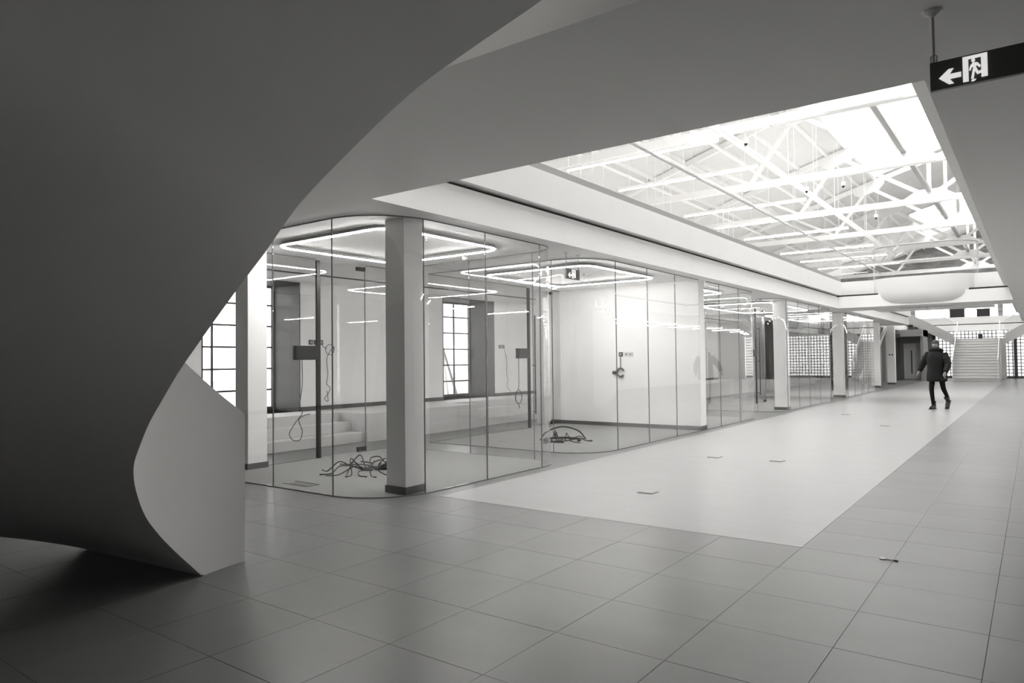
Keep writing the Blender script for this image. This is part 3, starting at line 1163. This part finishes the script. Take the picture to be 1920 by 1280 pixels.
# ================================================================== CEILING FITTINGS
for k, (x, y, lb) in enumerate([(-5.65, 18.4, 'small round smoke detector on the ceiling before the fourth column'),
                                (-5.33, 23.42, 'small round smoke detector on the ceiling beside the rounded glass room'),
                                (-5.26, 26.6, 'small round smoke detector on the ceiling past the bridge'),
                                (-10.45, 8.2, 'round white camera dome over the window platform'),
                                (-6.7, 7.9, 'small round smoke detector behind the light loop of the first room'),
                                (-2.68, 25.5, 'small round smoke detector under the bridge')]):
    t = empty('smoke_detector', (x, y, CZ), lb, 'smoke detector')
    MB().tube([(x, y, CZ), (x, y, CZ - .02)], [.055, .055], 18).build('base', PLASTIC, t, smooth=True)
    MB().tube([(x, y, CZ - .02), (x, y, CZ - .045), (x, y, CZ - .055)], [.042, .038, .02], 18).build('head', GREY if k < 3 else PLASTIC, t, smooth=True)
for k, (x, y) in enumerate([(-6.05, 6.4), (-6.4, 10.8), (-6.4, 15.0), (-5.1, 22.4), (-4.83 - .3, 23.0), (-6.4, 21.5), (0.9, 5.2), (-2.9, 25.3)]):
    t = empty('ceiling_sprinkler', (x, y, CZ), 'small pendant sprinkler head on the white ceiling', 'sprinkler', 'sprinkler heads on the ceiling')
    MB().tube([(x, y, CZ), (x, y, CZ - .008)], [.035, .03], 14).build('escutcheon', PLASTIC, t)
    MB().tube([(x, y, CZ - .008), (x, y, CZ - .04)], .008, 8).build('stem', GREY, t)
    MB().tube([(x, y, CZ - .04), (x, y, CZ - .043)], .018, 12).build('deflector', GREY, t)

# ================================================================== FLOOR FITTINGS
for k, (x, y, lb) in enumerate([(-3.31, 6.84, 'square floor box lid on the pale floor by the first glass room'),
                                (-3.69, 9.78, 'square floor box lid opposite the glass room before the white partition'),
                                (-2.85, 9.86, 'square floor box lid in the middle of the pale floor'),
                                (-3.74, 18.64, 'square floor box lid opposite the fourth column'),
                                (-2.475, 15.98, 'square floor box lid in front of the walking person')]):
    t = empty('floor_box', (x, y, 0), lb, 'floor box')
    MB().box(x - .085, x + .085, y - .085, y + .085, .001, .010).build('frame', GREY, t, bevel=.002)
    MB().box(x - .07, x + .07, y - .07, y + .07, .010, .013).build('lid', nmat('lid_grey', .30, .35), t)
t = empty('key', (-.853, 5.474, 0), 'small metal key left on a floor joint', 'key')
MB().tube([(-.885, 5.47, .001), (-.885, 5.47, .007)], .020, 14).build('bow', GREY, t)
MB().beam((-.87, 5.47, .005), (-.80, 5.463, .005), .008, .006).build('shank', GREY, t)
MB().beam((-.815, 5.462, .006), (-.79, 5.460, .006), .020, .008).build('bit', BLACK, t)
hb = empty('floor_hatch', (-6.85, 5.12, 0), 'square cable hatch cut into the carpet of the first room', 'hatch')
MB().box(-7.08, -6.64, 5.03, 5.05, .008, .012).build('edge', BLACK, hb)
MB().box(-7.08, -6.64, 5.20, 5.215, .008, .012).build('edge', BLACK, hb)
MB().box(-6.66, -6.64, 5.03, 5.215, .008, .012).build('edge', BLACK, hb)
MB().box(-7.0, -6.72, 5.07, 5.18, .008, .011).build('lid', nmat('carpet_dark', .14, .9), hb)


# ================================================================== CABLES AND SOCKETS
def cable(name, pts, r, label, parent=None, n=7):
    o = MB().tube(smoothline(pts, 7), r, n).build(name, CABLE, parent, smooth=True)
    if label:
        tag(o, label, 'cable')
    return o


def cable_heap(cx, cy, spread, nw, label, seed, arch=False):
    rr = random.Random(seed)
    t = empty('cable_heap', (cx, cy, 0), label, 'cable')
    for k in range(nw):
        a = rr.uniform(0, 2 * PI)
        pts = [(cx + .05 * math.cos(a), cy + .05 * math.sin(a), .03)]
        x, y = cx, cy
        for q in range(5):
            a += rr.uniform(-.9, .9)
            x += math.cos(a) * spread * .26
            y += math.sin(a) * spread * .26
            z = .018 + (rr.uniform(.0, .16) if q in (1, 2) else 0.0)
            pts.append((x, y, z))
        cable('cable', pts, .0075, None, t)
    if arch:
        pts = [(cx + .02 - .3, cy - .25, .03), (cx - .22, cy - .16, .16), (cx - .02, cy + .02, .25), (cx + .2, cy + .2, .18), (cx + .3, cy + .3, .03)]
        cable('cable', pts, .013, None, t)
        for q in range(2):
            cable('cable', [(cx + .32 * math.cos(w), cy + .32 * math.sin(w), .02 + .015 * q) for w in [2 * PI * e / 14 for e in range(13)]], .012, None, t)
    else:
        MB().tube([(cx + .12, cy + .02, .03), (cx + .17, cy + .05, .05), (cx + .26, cy + .08, .05), (cx + .3, cy + .1, .03)], [.02, .045, .045, .02], 10).build('tape_roll', BLACK, t, smooth=True)
    return t


cable_heap(-7.0, 6.35, .58, 24, 'tangle of loose black cables on the carpet of the first room', 3)
cable_heap(-6.62, 10.35, .42, 7, 'coiled heap of dark cable on the carpet before the white partition', 5, arch=True)
cable('cable', [(-7.3, 14.3, .02), (-7.0, 14.5, .03), (-6.8, 14.2, .02), (-6.7, 14.35, .12), (-6.55, 14.5, .10), (-6.5, 14.7, .02), (-6.3, 14.6, .02), (-6.1, 14.9, .02)], .012,
      'loose dark cable on the carpet past the white partition')


def socket_set(pts, label, normal, mats):
    t = empty('wall_socket', pts[0], label, 'socket')
    for p, m in zip(pts, mats):
        x, y, z = p
        if normal == 'x':
            pl = MB().box(x, x + .02, y - .045, y + .045, z - .045, z + .045).build('plate', m, t, bevel=.004)
            MB().box(x + .02, x + .026, y - .022, y + .022, z - .022, z + .022).build('insert', GREY, pl)
        else:
            pl = MB().box(x - .045, x + .045, y - .02, y, z - .045, z + .045).build('plate', m, t, bevel=.004)
            MB().box(x - .022, x + .022, y - .026, y - .02, z - .022, z + .022).build('insert', GREY, pl)
    return t


socket_set([(-11.1, 8.52, 1.8), (-11.1, 8.64, 1.8), (-11.1, 8.76, 1.8)], 'row of three dark sockets on the outer wall beside the first window recess', 'x', [BLACK] * 3)
socket_set([(-11.1, 14.44, 1.77), (-11.1, 14.58, 1.77)], 'two dark sockets on the outer wall beside the next window recess', 'x', [BLACK] * 2)
socket_set([(-6.99, 13.27, 1.51), (-6.86, 13.27, 1.51), (-6.76, 13.27, 1.51)], 'dark and white sockets on the white partition wall', 'y', [BLACK, PLASTIC, PLASTIC])
cable('cable', [(-11.07, 8.76, 1.76), (-11.04, 8.80, 1.70)] + [(-11.04, 8.93 + .10 * math.cos(a), 1.66 + .10 * math.sin(a)) for a in [2.6 + .7 * k for k in range(16)]] +
      [(-11.04, 8.86, 1.5), (-11.04, 8.88, 1.2), (-11.04, 8.85, 1.0), (-11.04, 8.93, .92), (-11.04, 8.88, .80), (-11.04, 8.80, .72), (-11.04, 8.88, .66), (-11.04, 8.86, .86)], .006,
      'thin black cable coiled at the socket and hanging down the outer wall')
cable('cable', [(-8.56, 6.42, 1.45), (-8.57, 6.43, 1.1), (-8.56, 6.38, .8), (-8.56, 6.42, .68), (-8.56, 6.30, .55), (-8.56, 6.20, .40), (-8.56, 6.27, .30), (-8.56, 6.38, .30), (-8.56, 6.42, .42), (-8.56, 6.36, .58), (-8.56, 6.44, .64), (-8.56, 6.56, .66)], .006,
      'black cable with a loop hanging from the lock box behind the first room')
cable('cable', [(-8.56, 11.77, 1.45), (-8.56, 11.77, 1.1), (-8.56, 11.76, .85), (-8.56, 11.66, .74), (-8.56, 11.64, .62), (-8.56, 11.72, .53), (-8.56, 11.84, .56), (-8.56, 11.86, .70), (-8.56, 11.78, .80), (-8.56, 11.68, .76), (-8.56, 11.66, .60), (-8.56, 11.76, .50), (-8.56, 11.78, .42)], .008,
      'black cable with a loop hanging from the lock box behind the second room')
cable('cable', [(-11.04, 14.55, 1.70), (-11.04, 14.62, 1.55), (-11.04, 14.66, 1.3), (-11.04, 14.63, 1.1), (-11.04, 14.70, .9), (-11.04, 14.66, .75), (-11.04, 14.8, .6)], .005,
      'thin cable hanging below the two sockets on the outer wall')
t = empty('cable_coil', (-6.99, 13.25, 1.14), 'black plug cable coiled against the white partition wall', 'cable')
cable('cord', [(-6.99, 13.24, 1.47), (-6.985, 13.235, 1.36), (-6.99, 13.24, 1.25), (-7.02, 13.235, 1.2)], .008, None, t)
MB().tube([(-6.99 + .085 * math.cos(a), 13.235, 1.13 + .085 * math.sin(a)) for a in [.5 + .39 * k for k in range(14)]], .020, 8).build('coil', CABLE, t, smooth=True)
MB().tube([(-7.17, 13.235, 1.13), (-7.08, 13.235, 1.13)], .035, 10).build('plug', CABLE, t, smooth=True)

# ================================================================== BRIDGE BALCONY (bulging tub)
def tub_outline(inset, n=28):
    """plan outline of the balcony front from the left end round to the right end"""
    cx0, cx1, yb, yf, r = -4.12 + inset, -1.22 - inset, 25.0, 23.85 + inset, .95 - min(inset, .6) * .6
    L = [(cx0, yb)] + arc(cx0 + r, yf + r, r, 180, 270, 12) + arc(cx1 - r, yf + r, r, 270, 360, 12) + [(cx1, yb)]
    return L


tb = empty('curved_balcony', (-2.67, 24.4, CZ), 'white tub shaped balcony bulging from the bridge with a curved glass railing', 'balcony')
prof = [(0.0, 3.78), (0.0, 3.35), (.02, 3.22), (.07, 3.11), (.15, 3.02), (.28, 2.955), (.45, 2.925), (.75, 2.92)]
rings = [tub_outline(i_) for i_, _ in prof]
NP = len(rings[0])
vs = [(p[0], p[1], z) for (i_, z), ring in zip(prof, rings) for p in ring]
fs = []
for a in range(len(prof) - 1):
    for k in range(NP - 1):
        fs.append((a * NP + k, a * NP + k + 1, (a + 1) * NP + k + 1, (a + 1) * NP + k))
fs.append(tuple((len(prof) - 1) * NP + k for k in range(NP)))
inner = tub_outline(.10)
o0 = len(vs)
vs += [(p[0], p[1], 3.78) for p in inner] + [(p[0], p[1], 3.45) for p in inner]
for k in range(NP - 1):
    fs.append((k, k + 1, o0 + k + 1, o0 + k))
    fs.append((o0 + k, o0 + k + 1, o0 + NP + k + 1, o0 + NP + k))
fs.append(tuple(o0 + NP + k for k in range(NP)))
MB().add(vs, fs).build('tub', PAINT, tb, smooth=True)
Lr = [Vector(p) for p in tub_outline(.06)]
tot = poly_len(Lr)
cuts = [0, .16 * tot, .40 * tot, .60 * tot, .84 * tot, tot]
for a, b in zip(cuts, cuts[1:]):
    MB().strip(sub_line(Lr, a + .006, b - .006), .016, 3.72, 4.72).build('pane', GLASS, tb, smooth=True)
MB().tube([(p.x, p.y, 4.74) for p in Lr], .022, 8).build('handrail', GREY, tb, smooth=True)
MB().tube([(p.x, p.y + .05, 4.25) for p in Lr], .012, 8).build('mid_rail', STEEL, tb, smooth=True)
mb = MB()
mb.box(-4.3, -1.0, 25.9, 27.5, 2.945, 3.25)
tag(mb.build('floor_bridge', CEIL), 'flat underside of the bridge behind the tub balcony', 'bridge', kind='structure')
# bridge side railings of glass
for k, (xa, xb, lb) in enumerate(((-4.9, -4.15, 'clear glass railing on the bridge beside the rooms side of the tub'), (-1.2, -.66, 'clear glass railing on the bridge at the other end of the tub'))):
    t = empty('glass_railing', ((xa + xb) / 2, 24.4, UF), lb, 'railing')
    MB().box(xa, xb, 24.38, 24.395, UF, UF + .95).build('pane', GLASS, t)
    MB().box(xa, xb, 24.37, 24.405, UF + .95, UF + .98).build('handrail', GREY, t)

# ================================================================== FAR END: STAIRCASE, GLASS BLOCKS, DOORS
gs = empty('end_staircase', (-2.7, 46, 0), 'broad pale central staircase splitting into two side flights at the end', 'staircase')
SX0, SX1 = -3.75, -1.60
NST, LZ = 15, 2.40
for k in range(NST):
    y = 46.0 + .28 * k
    sp = MB().box(SX0, SX1, y, 50.2, LZ * k / NST, LZ * (k + 1) / NST).build('step', nmat('stair_stone', .68, .6, noise=.04, scale=3), gs)
    MB().box(SX0, SX1, y - .03, y, LZ * (k + 1) / NST - .035, LZ * (k + 1) / NST).build('nosing_shade', GREYP, sp)  # darker grey on the lip stands in for its overhang shadow
MB().box(SX0 - .2, SX1 + .2, 50.2, 51.7, 0, LZ).build('landing', GREYW, gs)
for s, xa in ((-1, SX0 - .2), (1, SX1 + .2)):
    xe = xa + s * 2.4
    for k in range(8):
        x0 = xa + s * .30 * k
        z1 = LZ + (UF - LZ) * (k + 1) / 9
        MB().box(min(x0, x0 + s * .34), max(x0, x0 + s * .34), 50.2, 51.7, z1 - .28, z1).build('side_step', GREYW, gs)
    # raking side panel
    zA, zB = LZ - .35, UF - .3
    h = .62
    vs = [(xa, 50.12, zA), (xe, 50.12, zB), (xe, 50.12, zB + h), (xa, 50.12, zA + h), (xa, 50.2, zA), (xe, 50.2, zB), (xe, 50.2, zB + h), (xa, 50.2, zA + h)]
    MB().add(vs, [(0, 1, 2, 3), (7, 6, 5, 4), (0, 4, 5, 1), (1, 5, 6, 2), (2, 6, 7, 3), (3, 7, 4, 0)]).build('side_panel', GREYW, gs)
    vs = [(xa, 50.14, zA + h), (xe, 50.14, zB + h), (xe, 50.14, zB + h + .75), (xa, 50.14, zA + h + .75), (xa, 50.155, zA + h), (xe, 50.155, zB + h), (xe, 50.155, zB + h + .75), (xa, 50.155, zA + h + .75)]
    MB().add(vs, [(0, 1, 2, 3), (7, 6, 5, 4), (0, 4, 5, 1), (1, 5, 6, 2), (2, 6, 7, 3), (3, 7, 4, 0)]).build('glass_railing', GLASS, gs)
    MB().tube([(xa, 50.15, zA + h + .78), (xe, 50.15, zB + h + .78)], .025, 8).build('handrail', STEEL, gs)
    xr = SX0 + .03 if s < 0 else SX1 - .03
    vs = [(xr - .008, 46.1, .1), (xr - .008, 50.2, LZ), (xr - .008, 50.2, LZ + 1.0), (xr - .008, 46.1, 1.15), (xr + .008, 46.1, .1), (xr + .008, 50.2, LZ), (xr + .008, 50.2, LZ + 1.0), (xr + .008, 46.1, 1.15)]
    MB().add(vs, [(0, 1, 2, 3), (7, 6, 5, 4), (0, 4, 5, 1), (1, 5, 6, 2), (2, 6, 7, 3), (3, 7, 4, 0)]).build('glass_railing', GLASS, gs)
    MB().tube([(xr, 46.0, 1.15), (xr, 50.2, LZ + 1.02)], .025, 8).build('handrail', STEEL, gs)
    MB().tube([(xr, 46.0, 0), (xr, 46.0, 1.15)], .02, 8).build('newel', STEEL, gs)
tag(MB().box(SX0 + 1.0, SX0 + 1.22, 50.9, 51.1, LZ, LZ + .28).build('waste_bin', BLACK, bevel=.02), 'small dark bin standing on the stair landing', 'bin')


def block_wall(x0, x1, y, z0, z1, label, n=.2):
    t = empty('glass_block_wall', ((x0 + x1) / 2, y, z0), label, 'glass wall')
    MB().box(x0, x1, y + .02, y + .06, z0, z1).build('block_face', BLOCK, t)
    m = MB()
    x = x0
    while x < x1 + .01:
        m.box(x - .018, x + .018, y, y + .08, z0, z1)
        x += n
    z = z0
    while z < z1 + .01:
        m.box(x0, x1, y, y + .08, z - .018, z + .018)
        z += n
    tag(m.build('joint_grid', nmat('block_joint', .16, .7), t), kind='stuff')
    return t


block_wall(-5.1, 4.9, 52.0, .12, 2.92, 'bright glass block end wall behind the broad staircase')
MB_ = MB().box(-5.1, 4.9, 51.97, 52.1, 0, .12)
tag(MB_.build('baseboard_end', SKIRT), 'dark base below the glass block end wall', 'skirting', kind='structure')
for k, x in enumerate((-5.15, -.95)):
    tag(MB().box(x - .08, x + .08, 51.9, 52.1, 0, 2.94).build('trim_%d' % (10 + k), DARK), ['dark post at the door end of the glass block wall', 'dark post in the glass block wall beside the stair'][k], 'post', kind='structure')
block_wall(-10.2, -8.7, 41.0, .12, 2.6, 'narrow bright glass block panel seen beyond the glass rooms')
tag(MB().box(-11.1, -8.5, 41.1, 41.2, 2.6, CZ).build('wall_lintel', GREYW), 'grey lintel over the narrow glass block panel', 'wall', kind='structure')
tag(MB().box(-8.68, -6.9, 44.0, 44.2, 0, CZ).build('wall_side', GREYW), 'plain grey wall between glass block panel and double doors', 'wall', kind='structure')

# door recess
mb = MB()
mb.box(-6.9, -6.7, 44.0, 49.0, 0, CZ)
mb.box(-6.7, -5.2, 49.0, 49.2, 2.2, CZ)
mb.box(-6.7, -6.45, 49.0, 49.2, 0, 2.2)
mb.box(-5.35, -5.2, 47.0, 49.2, 0, CZ)
tag(mb.build('wall_recess', nmat('dark_grey_wall', .30, .7)), 'dark grey recess around the double doors', 'wall', kind='structure')
tag(MB().box(-6.7, -5.2, 46.6, 49.0, 2.55, CZ).build('ceiling_recess', GREYP), 'grey dropped bulkhead over the double doors', 'bulkhead', kind='structure')
dl = empty('door_1', (-5.9, 48.9, 0), 'white double doors with tall dark pull slots, one leaf ajar', 'door', kind='structure')
lf = MB().box(-6.44, -5.85, 48.92, 48.97, 0.02, 2.15).build('door_leaf', PAINT, dl)
MB().box(-6.08, -6.02, 48.90, 48.925, .35, 1.75).build('pull_handle', BLACK, lf)
leaf = MB().beam((-5.36, 48.95, 1.08), (-5.75, 48.45, 1.08), .05, 2.13).build('door_leaf', PAINT, dl)
MB().box(-6.46, -6.44, 48.88, 48.98, 0, 2.2).build('door_frame', PAINT, dl)
fe = empty('fire_box', (-6.69, 46.2, 1.1), 'narrow white panel with three dark fittings on the recess side wall', 'panel')
MB().box(-6.698, -6.67, 46.0, 46.3, .05, 2.0).build('panel', PAINT, fe)
for z in (.5, 1.3, 1.8):
    MB().box(-6.67, -6.655, 46.08, 46.22, z - .08, z + .08).build('fitting', BLACK, fe)

# things on the gallery at the end
for k, (x, w, h, lb) in enumerate([(-4.0, .8, .62, 'dark crate standing on the end gallery above the stair'), (-2.6, .7, .55, 'dark cabinet standing on the end gallery above the stair')]):
    t = empty('storage_crate', (x, 54, UF), lb, 'crate')
    MB().box(x - w / 2, x + w / 2, 53.8, 54.3, UF + .08, UF + h).build('body', BLACK, t, bevel=.02)
    MB().box(x - w / 2 - .02, x + w / 2 + .02, 53.78, 54.32, UF + h, UF + h + .05).build('lid', DARK, t, bevel=.01)
    for sx in (-1, 1):
        MB().box(x + sx * (w / 2 - .08) - .03, x + sx * (w / 2 - .08) + .03, 53.85, 54.25, UF, UF + .08).build('foot', BLACK, t)

# wheelbarrow in the far area
wbx, wby = -8.2, 42.4
t = empty('wheelbarrow', (wbx, wby, 0), 'dark builder wheelbarrow parked beyond the far glass rooms', 'wheelbarrow')
top = [(-.55, -.38), (.55, -.30), (.55, .30), (-.55, .38)]
bot = [(-.25, -.22), (.30, -.18), (.30, .18), (-.25, .22)]
vs = [(wbx + p[0], wby + p[1], .78) for p in top] + [(wbx + p[0], wby + p[1], .42) for p in bot]
MB().add(vs, [(4, 5, 6, 7), (0, 1, 5, 4), (1, 2, 6, 5), (2, 3, 7, 6), (3, 0, 4, 7)]).build('tray', DARK, t)
MB().tube([(wbx + .62, wby + .18 * 0 - .05, .2), (wbx + .62, wby + .05, .2)], .2, 20).build('wheel', BLACK, t, smooth=True)
for s in (-1, 1):
    MB().tube([(wbx + .62, wby + s * .06, .2), (wbx + .2, wby + s * .18, .40), (wbx - .3, wby + s * .25, .45), (wbx - 1.0, wby + s * .3, .62)], .018, 8).build('handle', DARK, t)
    MB().tube([(wbx - .2, wby + s * .22, .44), (wbx - .3, wby + s * .24, .02)], .018, 8).build('leg', DARK, t)
# ladder outside the second recess
t = empty('step_ladder', (-12.6, 14.2, -.1), 'pale step ladder standing outside the second window recess', 'ladder')
for s in (-1, 1):
    MB().beam((-12.45, 13.75 + .0, 1.75), (-12.45 + s * .22, 13.3, -.1), .04, .06).build('front_rail', PLASTIC, t)
    MB().beam((-12.45, 13.75 + .0, 1.75), (-12.45 + s * .22, 14.3, -.1), .04, .06).build('rear_rail', PLASTIC, t)
for k in range(5):
    z = .15 + .3 * k
    yy = 13.3 + (z + .1) / 1.85 * .45
    w = .22 * (1 - (z + .1) / 1.85)
    MB().box(-12.45 - w, -12.45 + w, yy - .04, yy + .04, z, z + .03).build('rung', PLASTIC, t)

# ================================================================== PERSON
def skin_mesh(name, verts, edges, radii, root, mat, parent=None, sub=2):
    me = bpy.data.meshes.new(name)
    me.from_pydata(verts, edges, [])
    me.materials.append(mat)
    o = bpy.data.objects.new(name, me)
    COL.objects.link(o)
    o.modifiers.new('skin', 'SKIN')
    for i, r in enumerate(radii):
        rr = r if isinstance(r, tuple) else (r, r)
        me.skin_vertices[0].data[i].radius = rr
        me.skin_vertices[0].data[i].use_root = (i == root)
    sb = o.modifiers.new('subdivision', 'SUBSURF')
    sb.levels = sb.render_levels = sub
    o.modifiers['skin'].use_smooth_shade = True
    if parent:
        o.parent = parent
    return o


SKINM = nmat('skin', (.22, .21, .205), .5)
COAT = nmat('black_coat', .004, .6, spec=.25, noise=.3, scale=8, bump=.3, bscale=14)
TROUS = nmat('dark_trousers', .005, .8, spec=.2)
BOOT = nmat('black_boot', .012, .4)
HAIR = nmat('dark_hair', .03, .6)
per = empty('person', (-2.10, 21.56, 0), 'person in a long dark padded coat and boots walking along the hall', 'person')
# local frame: +y is the walking direction, +x the person's right
V = [(0, 0, .95), (0, -.01, 1.10), (0, -.01, 1.28), (0, 0, 1.43), (0, .02, 1.50), (0, .035, 1.60), (0, .03, 1.70),
     (.09, .0, .92), (.10, .09, .52), (.085, .02, .10),                 # right leg, planted
     (-.09, -.0, .92), (-.11, -.10, .53), (-.12, -.40, .24),             # left leg, trailing with the heel up
     (.17, -.01, 1.40), (.34, -.12, 1.17), (.43, -.10, .95),             # right arm swung back and out
     (-.17, -.01, 1.40), (-.27, .06, 1.14), (-.25, .22, .93)]
Ed = [(0, 1), (1, 2), (2, 3), (3, 4), (4, 5), (5, 6), (0, 7), (7, 8), (8, 9), (0, 10), (10, 11), (11, 12), (3, 13), (13, 14), (14, 15), (3, 16), (16, 17), (17, 18)]
Rd = [(.15, .11), (.14, .10), (.16, .11), (.09, .075), .055, (.075, .09), (.07, .085), .085, .062, .042, .085, .062, .042, .06, .048, .033, .06, .048, .033]
body = skin_mesh('body', V, Ed, Rd, 0, TROUS, per)
# coat: lofted rings
mb = MB()
rings_ = []
prof_c = [(.70, .225, .185, -.01), (.72, .238, .195, -.01), (.85, .235, .185, -.01), (.98, .222, .172, -.01), (1.10, .212, .165, -.012), (1.22, .225, .170, -.012), (1.34, .232, .160, -.01), (1.42, .185, .135, -.005), (1.47, .13, .115, .0), (1.52, .095, .098, .01), (1.545, .09, .092, .015)]
NR = 24
vs, fs = [], []
for i, (z, rx, ry, dy) in enumerate(prof_c):
    puff = 1 + (.025 if i % 2 == 0 else -.012)
    for k in range(NR):
        a = 2 * PI * k / NR
        ca, sa = math.cos(a), math.sin(a)
        e = 2.1
        rr_ = (abs(ca) ** e + abs(sa) ** e) ** (-1 / e)
        vs.append((rx * puff * ca * rr_, ry * puff * sa * rr_ + dy, z))
for i in range(len(prof_c) - 1):
    for k in range(NR):
        k2 = (k + 1) % NR
        fs.append((i * NR + k, i * NR + k2, (i + 1) * NR + k2, (i + 1) * NR + k))
fs.append(tuple(range(NR - 1, -1, -1)))
fs.append(tuple((len(prof_c) - 1) * NR + k for k in range(NR)))
coat = MB().add(vs, fs).build('coat', COAT, None, smooth=True)
coat.parent = per
sbm = coat.modifiers.new('subdivision', 'SUBSURF')
sbm.levels = sbm.render_levels = 1
for nm, pts in (('sleeve', [(.16, -.01, 1.39), (.26, -.06, 1.29), (.35, -.12, 1.17), (.405, -.12, 1.06), (.44, -.105, .965)]),
                ('sleeve', [(-.16, -.01, 1.39), (-.235, .02, 1.27), (-.28, .06, 1.14), (-.28, .13, 1.04), (-.265, .20, .955)])):
    o = MB().tube(smoothline(pts, 5), [(.105 - .045 * (k / 20)) * (1 + .06 * math.sin(k * 1.6)) for k in range(21)], 14).build(nm, COAT, None, smooth=True)
    o.parent = per
# hood collar
o = MB().tube([(.12 * math.cos(a), -.02 + .11 * math.sin(a), 1.50 + .02 * math.sin(a)) for a in [2 * PI * k / 20 for k in range(20)]], .045, 10, closed=True).build('hood', COAT, None, smooth=True)
o.parent = per
# head
hv, hf = [], []
NL, NK = 14, 18
for i in range(NL + 1):
    ph = PI * i / NL
    for k in range(NK):
        a = 2 * PI * k / NK
        x, y, z = .076 * math.sin(ph) * math.cos(a), .096 * math.sin(ph) * math.sin(a), .118 * math.cos(ph)
        if z < 0:
            x *= 1 + .9 * z
            y = y * (1 + .5 * z) + (.012 if y > 0 else 0)
        if y > .07 and -.045 < z < .015 and abs(x) < .02:
            y += .02
        if y > .06 and abs(z - .018) < .014 and .015 < abs(x) < .05:
            y -= .01
        hv.append((x, y + .035, z + 1.645))
for i in range(NL):
    for k in range(NK):
        k2 = (k + 1) % NK
        hf.append((i * NK + k, (i + 1) * NK + k, (i + 1) * NK + k2, i * NK + k2))
head = MB().add(hv, hf).build('head', SKINM, None, smooth=True)
head.parent = per
for s in (-1, 1):
    e = MB().tube([(s * .029, .118, 1.662), (s * .029, .127, 1.662)], [.012, .005], 10).build('eye', nmat('eye_dark', .02, .3), None)
    e.parent = per
    e = MB().tube([(s * .074, .03, 1.62), (s * .082, .025, 1.645), (s * .080, .02, 1.67)], [.010, .016, .012], 8).build('ear', SKINM, None, smooth=True)
    e.parent = per
e = MB().tube([(-.024, .118, 1.598), (0, .126, 1.597), (.024, .118, 1.598)], .005, 6).build('mouth', nmat('lips', .16, .5), None)
e.parent = per
hv, hf = [], []
for i in range(9):
    ph = PI * .56 * i / 8
    for k in range(NK):
        a = 2 * PI * k / NK
        sa = math.sin(a)
        p2 = ph * (0.80 if sa > .45 else 1.12 if sa < .1 else .95)
        hv.append((.085 * math.sin(p2) * math.cos(a), .105 * math.sin(p2) * sa + .028, .130 * math.cos(p2) + 1.65))
for i in range(8):
    for k in range(NK):
        k2 = (k + 1) % NK
        hf.append((i * NK + k, (i + 1) * NK + k, (i + 1) * NK + k2, i * NK + k2))
o = MB().add(hv, hf).build('hair', HAIR, None, smooth=True)
o.parent = per


def boot(loc, tilt):
    pts = [(0, -.07, .05), (0, -.03, .055), (0, .05, .05), (0, .13, .04), (0, .185, .035)]
    mbb = MB().tube(pts, [.035, .052, .050, .046, .028], 12)
    mbb.tube([(0, -.03, .05), (0, -.025, .13), (0, -.02, .21)], [.052, .050, .056], 12)
    mbb.box(-.045, .045, -.085, .19, 0, .022)
    o = mbb.build('boot', BOOT, None, smooth=True)
    o.parent = per
    o.location = loc
    o.rotation_euler = (tilt, 0, 0)
    return o


boot((.085, .03, 0), 0)
boot((-.12, -.40, .14), math.radians(-50))


def hand(side, wrist, d):
    t_ = Vector(d).normalized()
    w = Vector(wrist)
    lat = Vector((0, 1, 0)).cross(t_).normalized()
    fwd = t_.cross(lat).normalized()
    m = MB()
    m.tube([w - t_ * .03, w, w + t_ * .05, w + t_ * .085], [.026, .028, .036, .032], 10)
    for q, (o_, ln) in enumerate(((-.027, .062), (-.009, .075), (.009, .070), (.026, .055))):
        b0 = w + t_ * .075 + fwd * o_
        m.tube([b0, b0 + t_ * ln * .5 - lat * side * .006, b0 + t_ * ln - lat * side * .022], [.0095, .009, .007], 7)
    b0 = w + t_ * .02 + fwd * .03
    m.tube([b0, b0 + fwd * .028 + t_ * .025, b0 + fwd * .03 + t_ * .055], [.012, .010, .008], 7)
    o = m.build('hand', SKINM, None, smooth=True)
    o.parent = per
    return o


hand(1, (.45, -.10, .94), (.3, .1, -1))
hand(-1, (-.262, .21, .93), (.02, .35, -1))
per.rotation_euler = (0, 0, math.radians(166))
per.scale = (1.03, 1.03, 1.03)
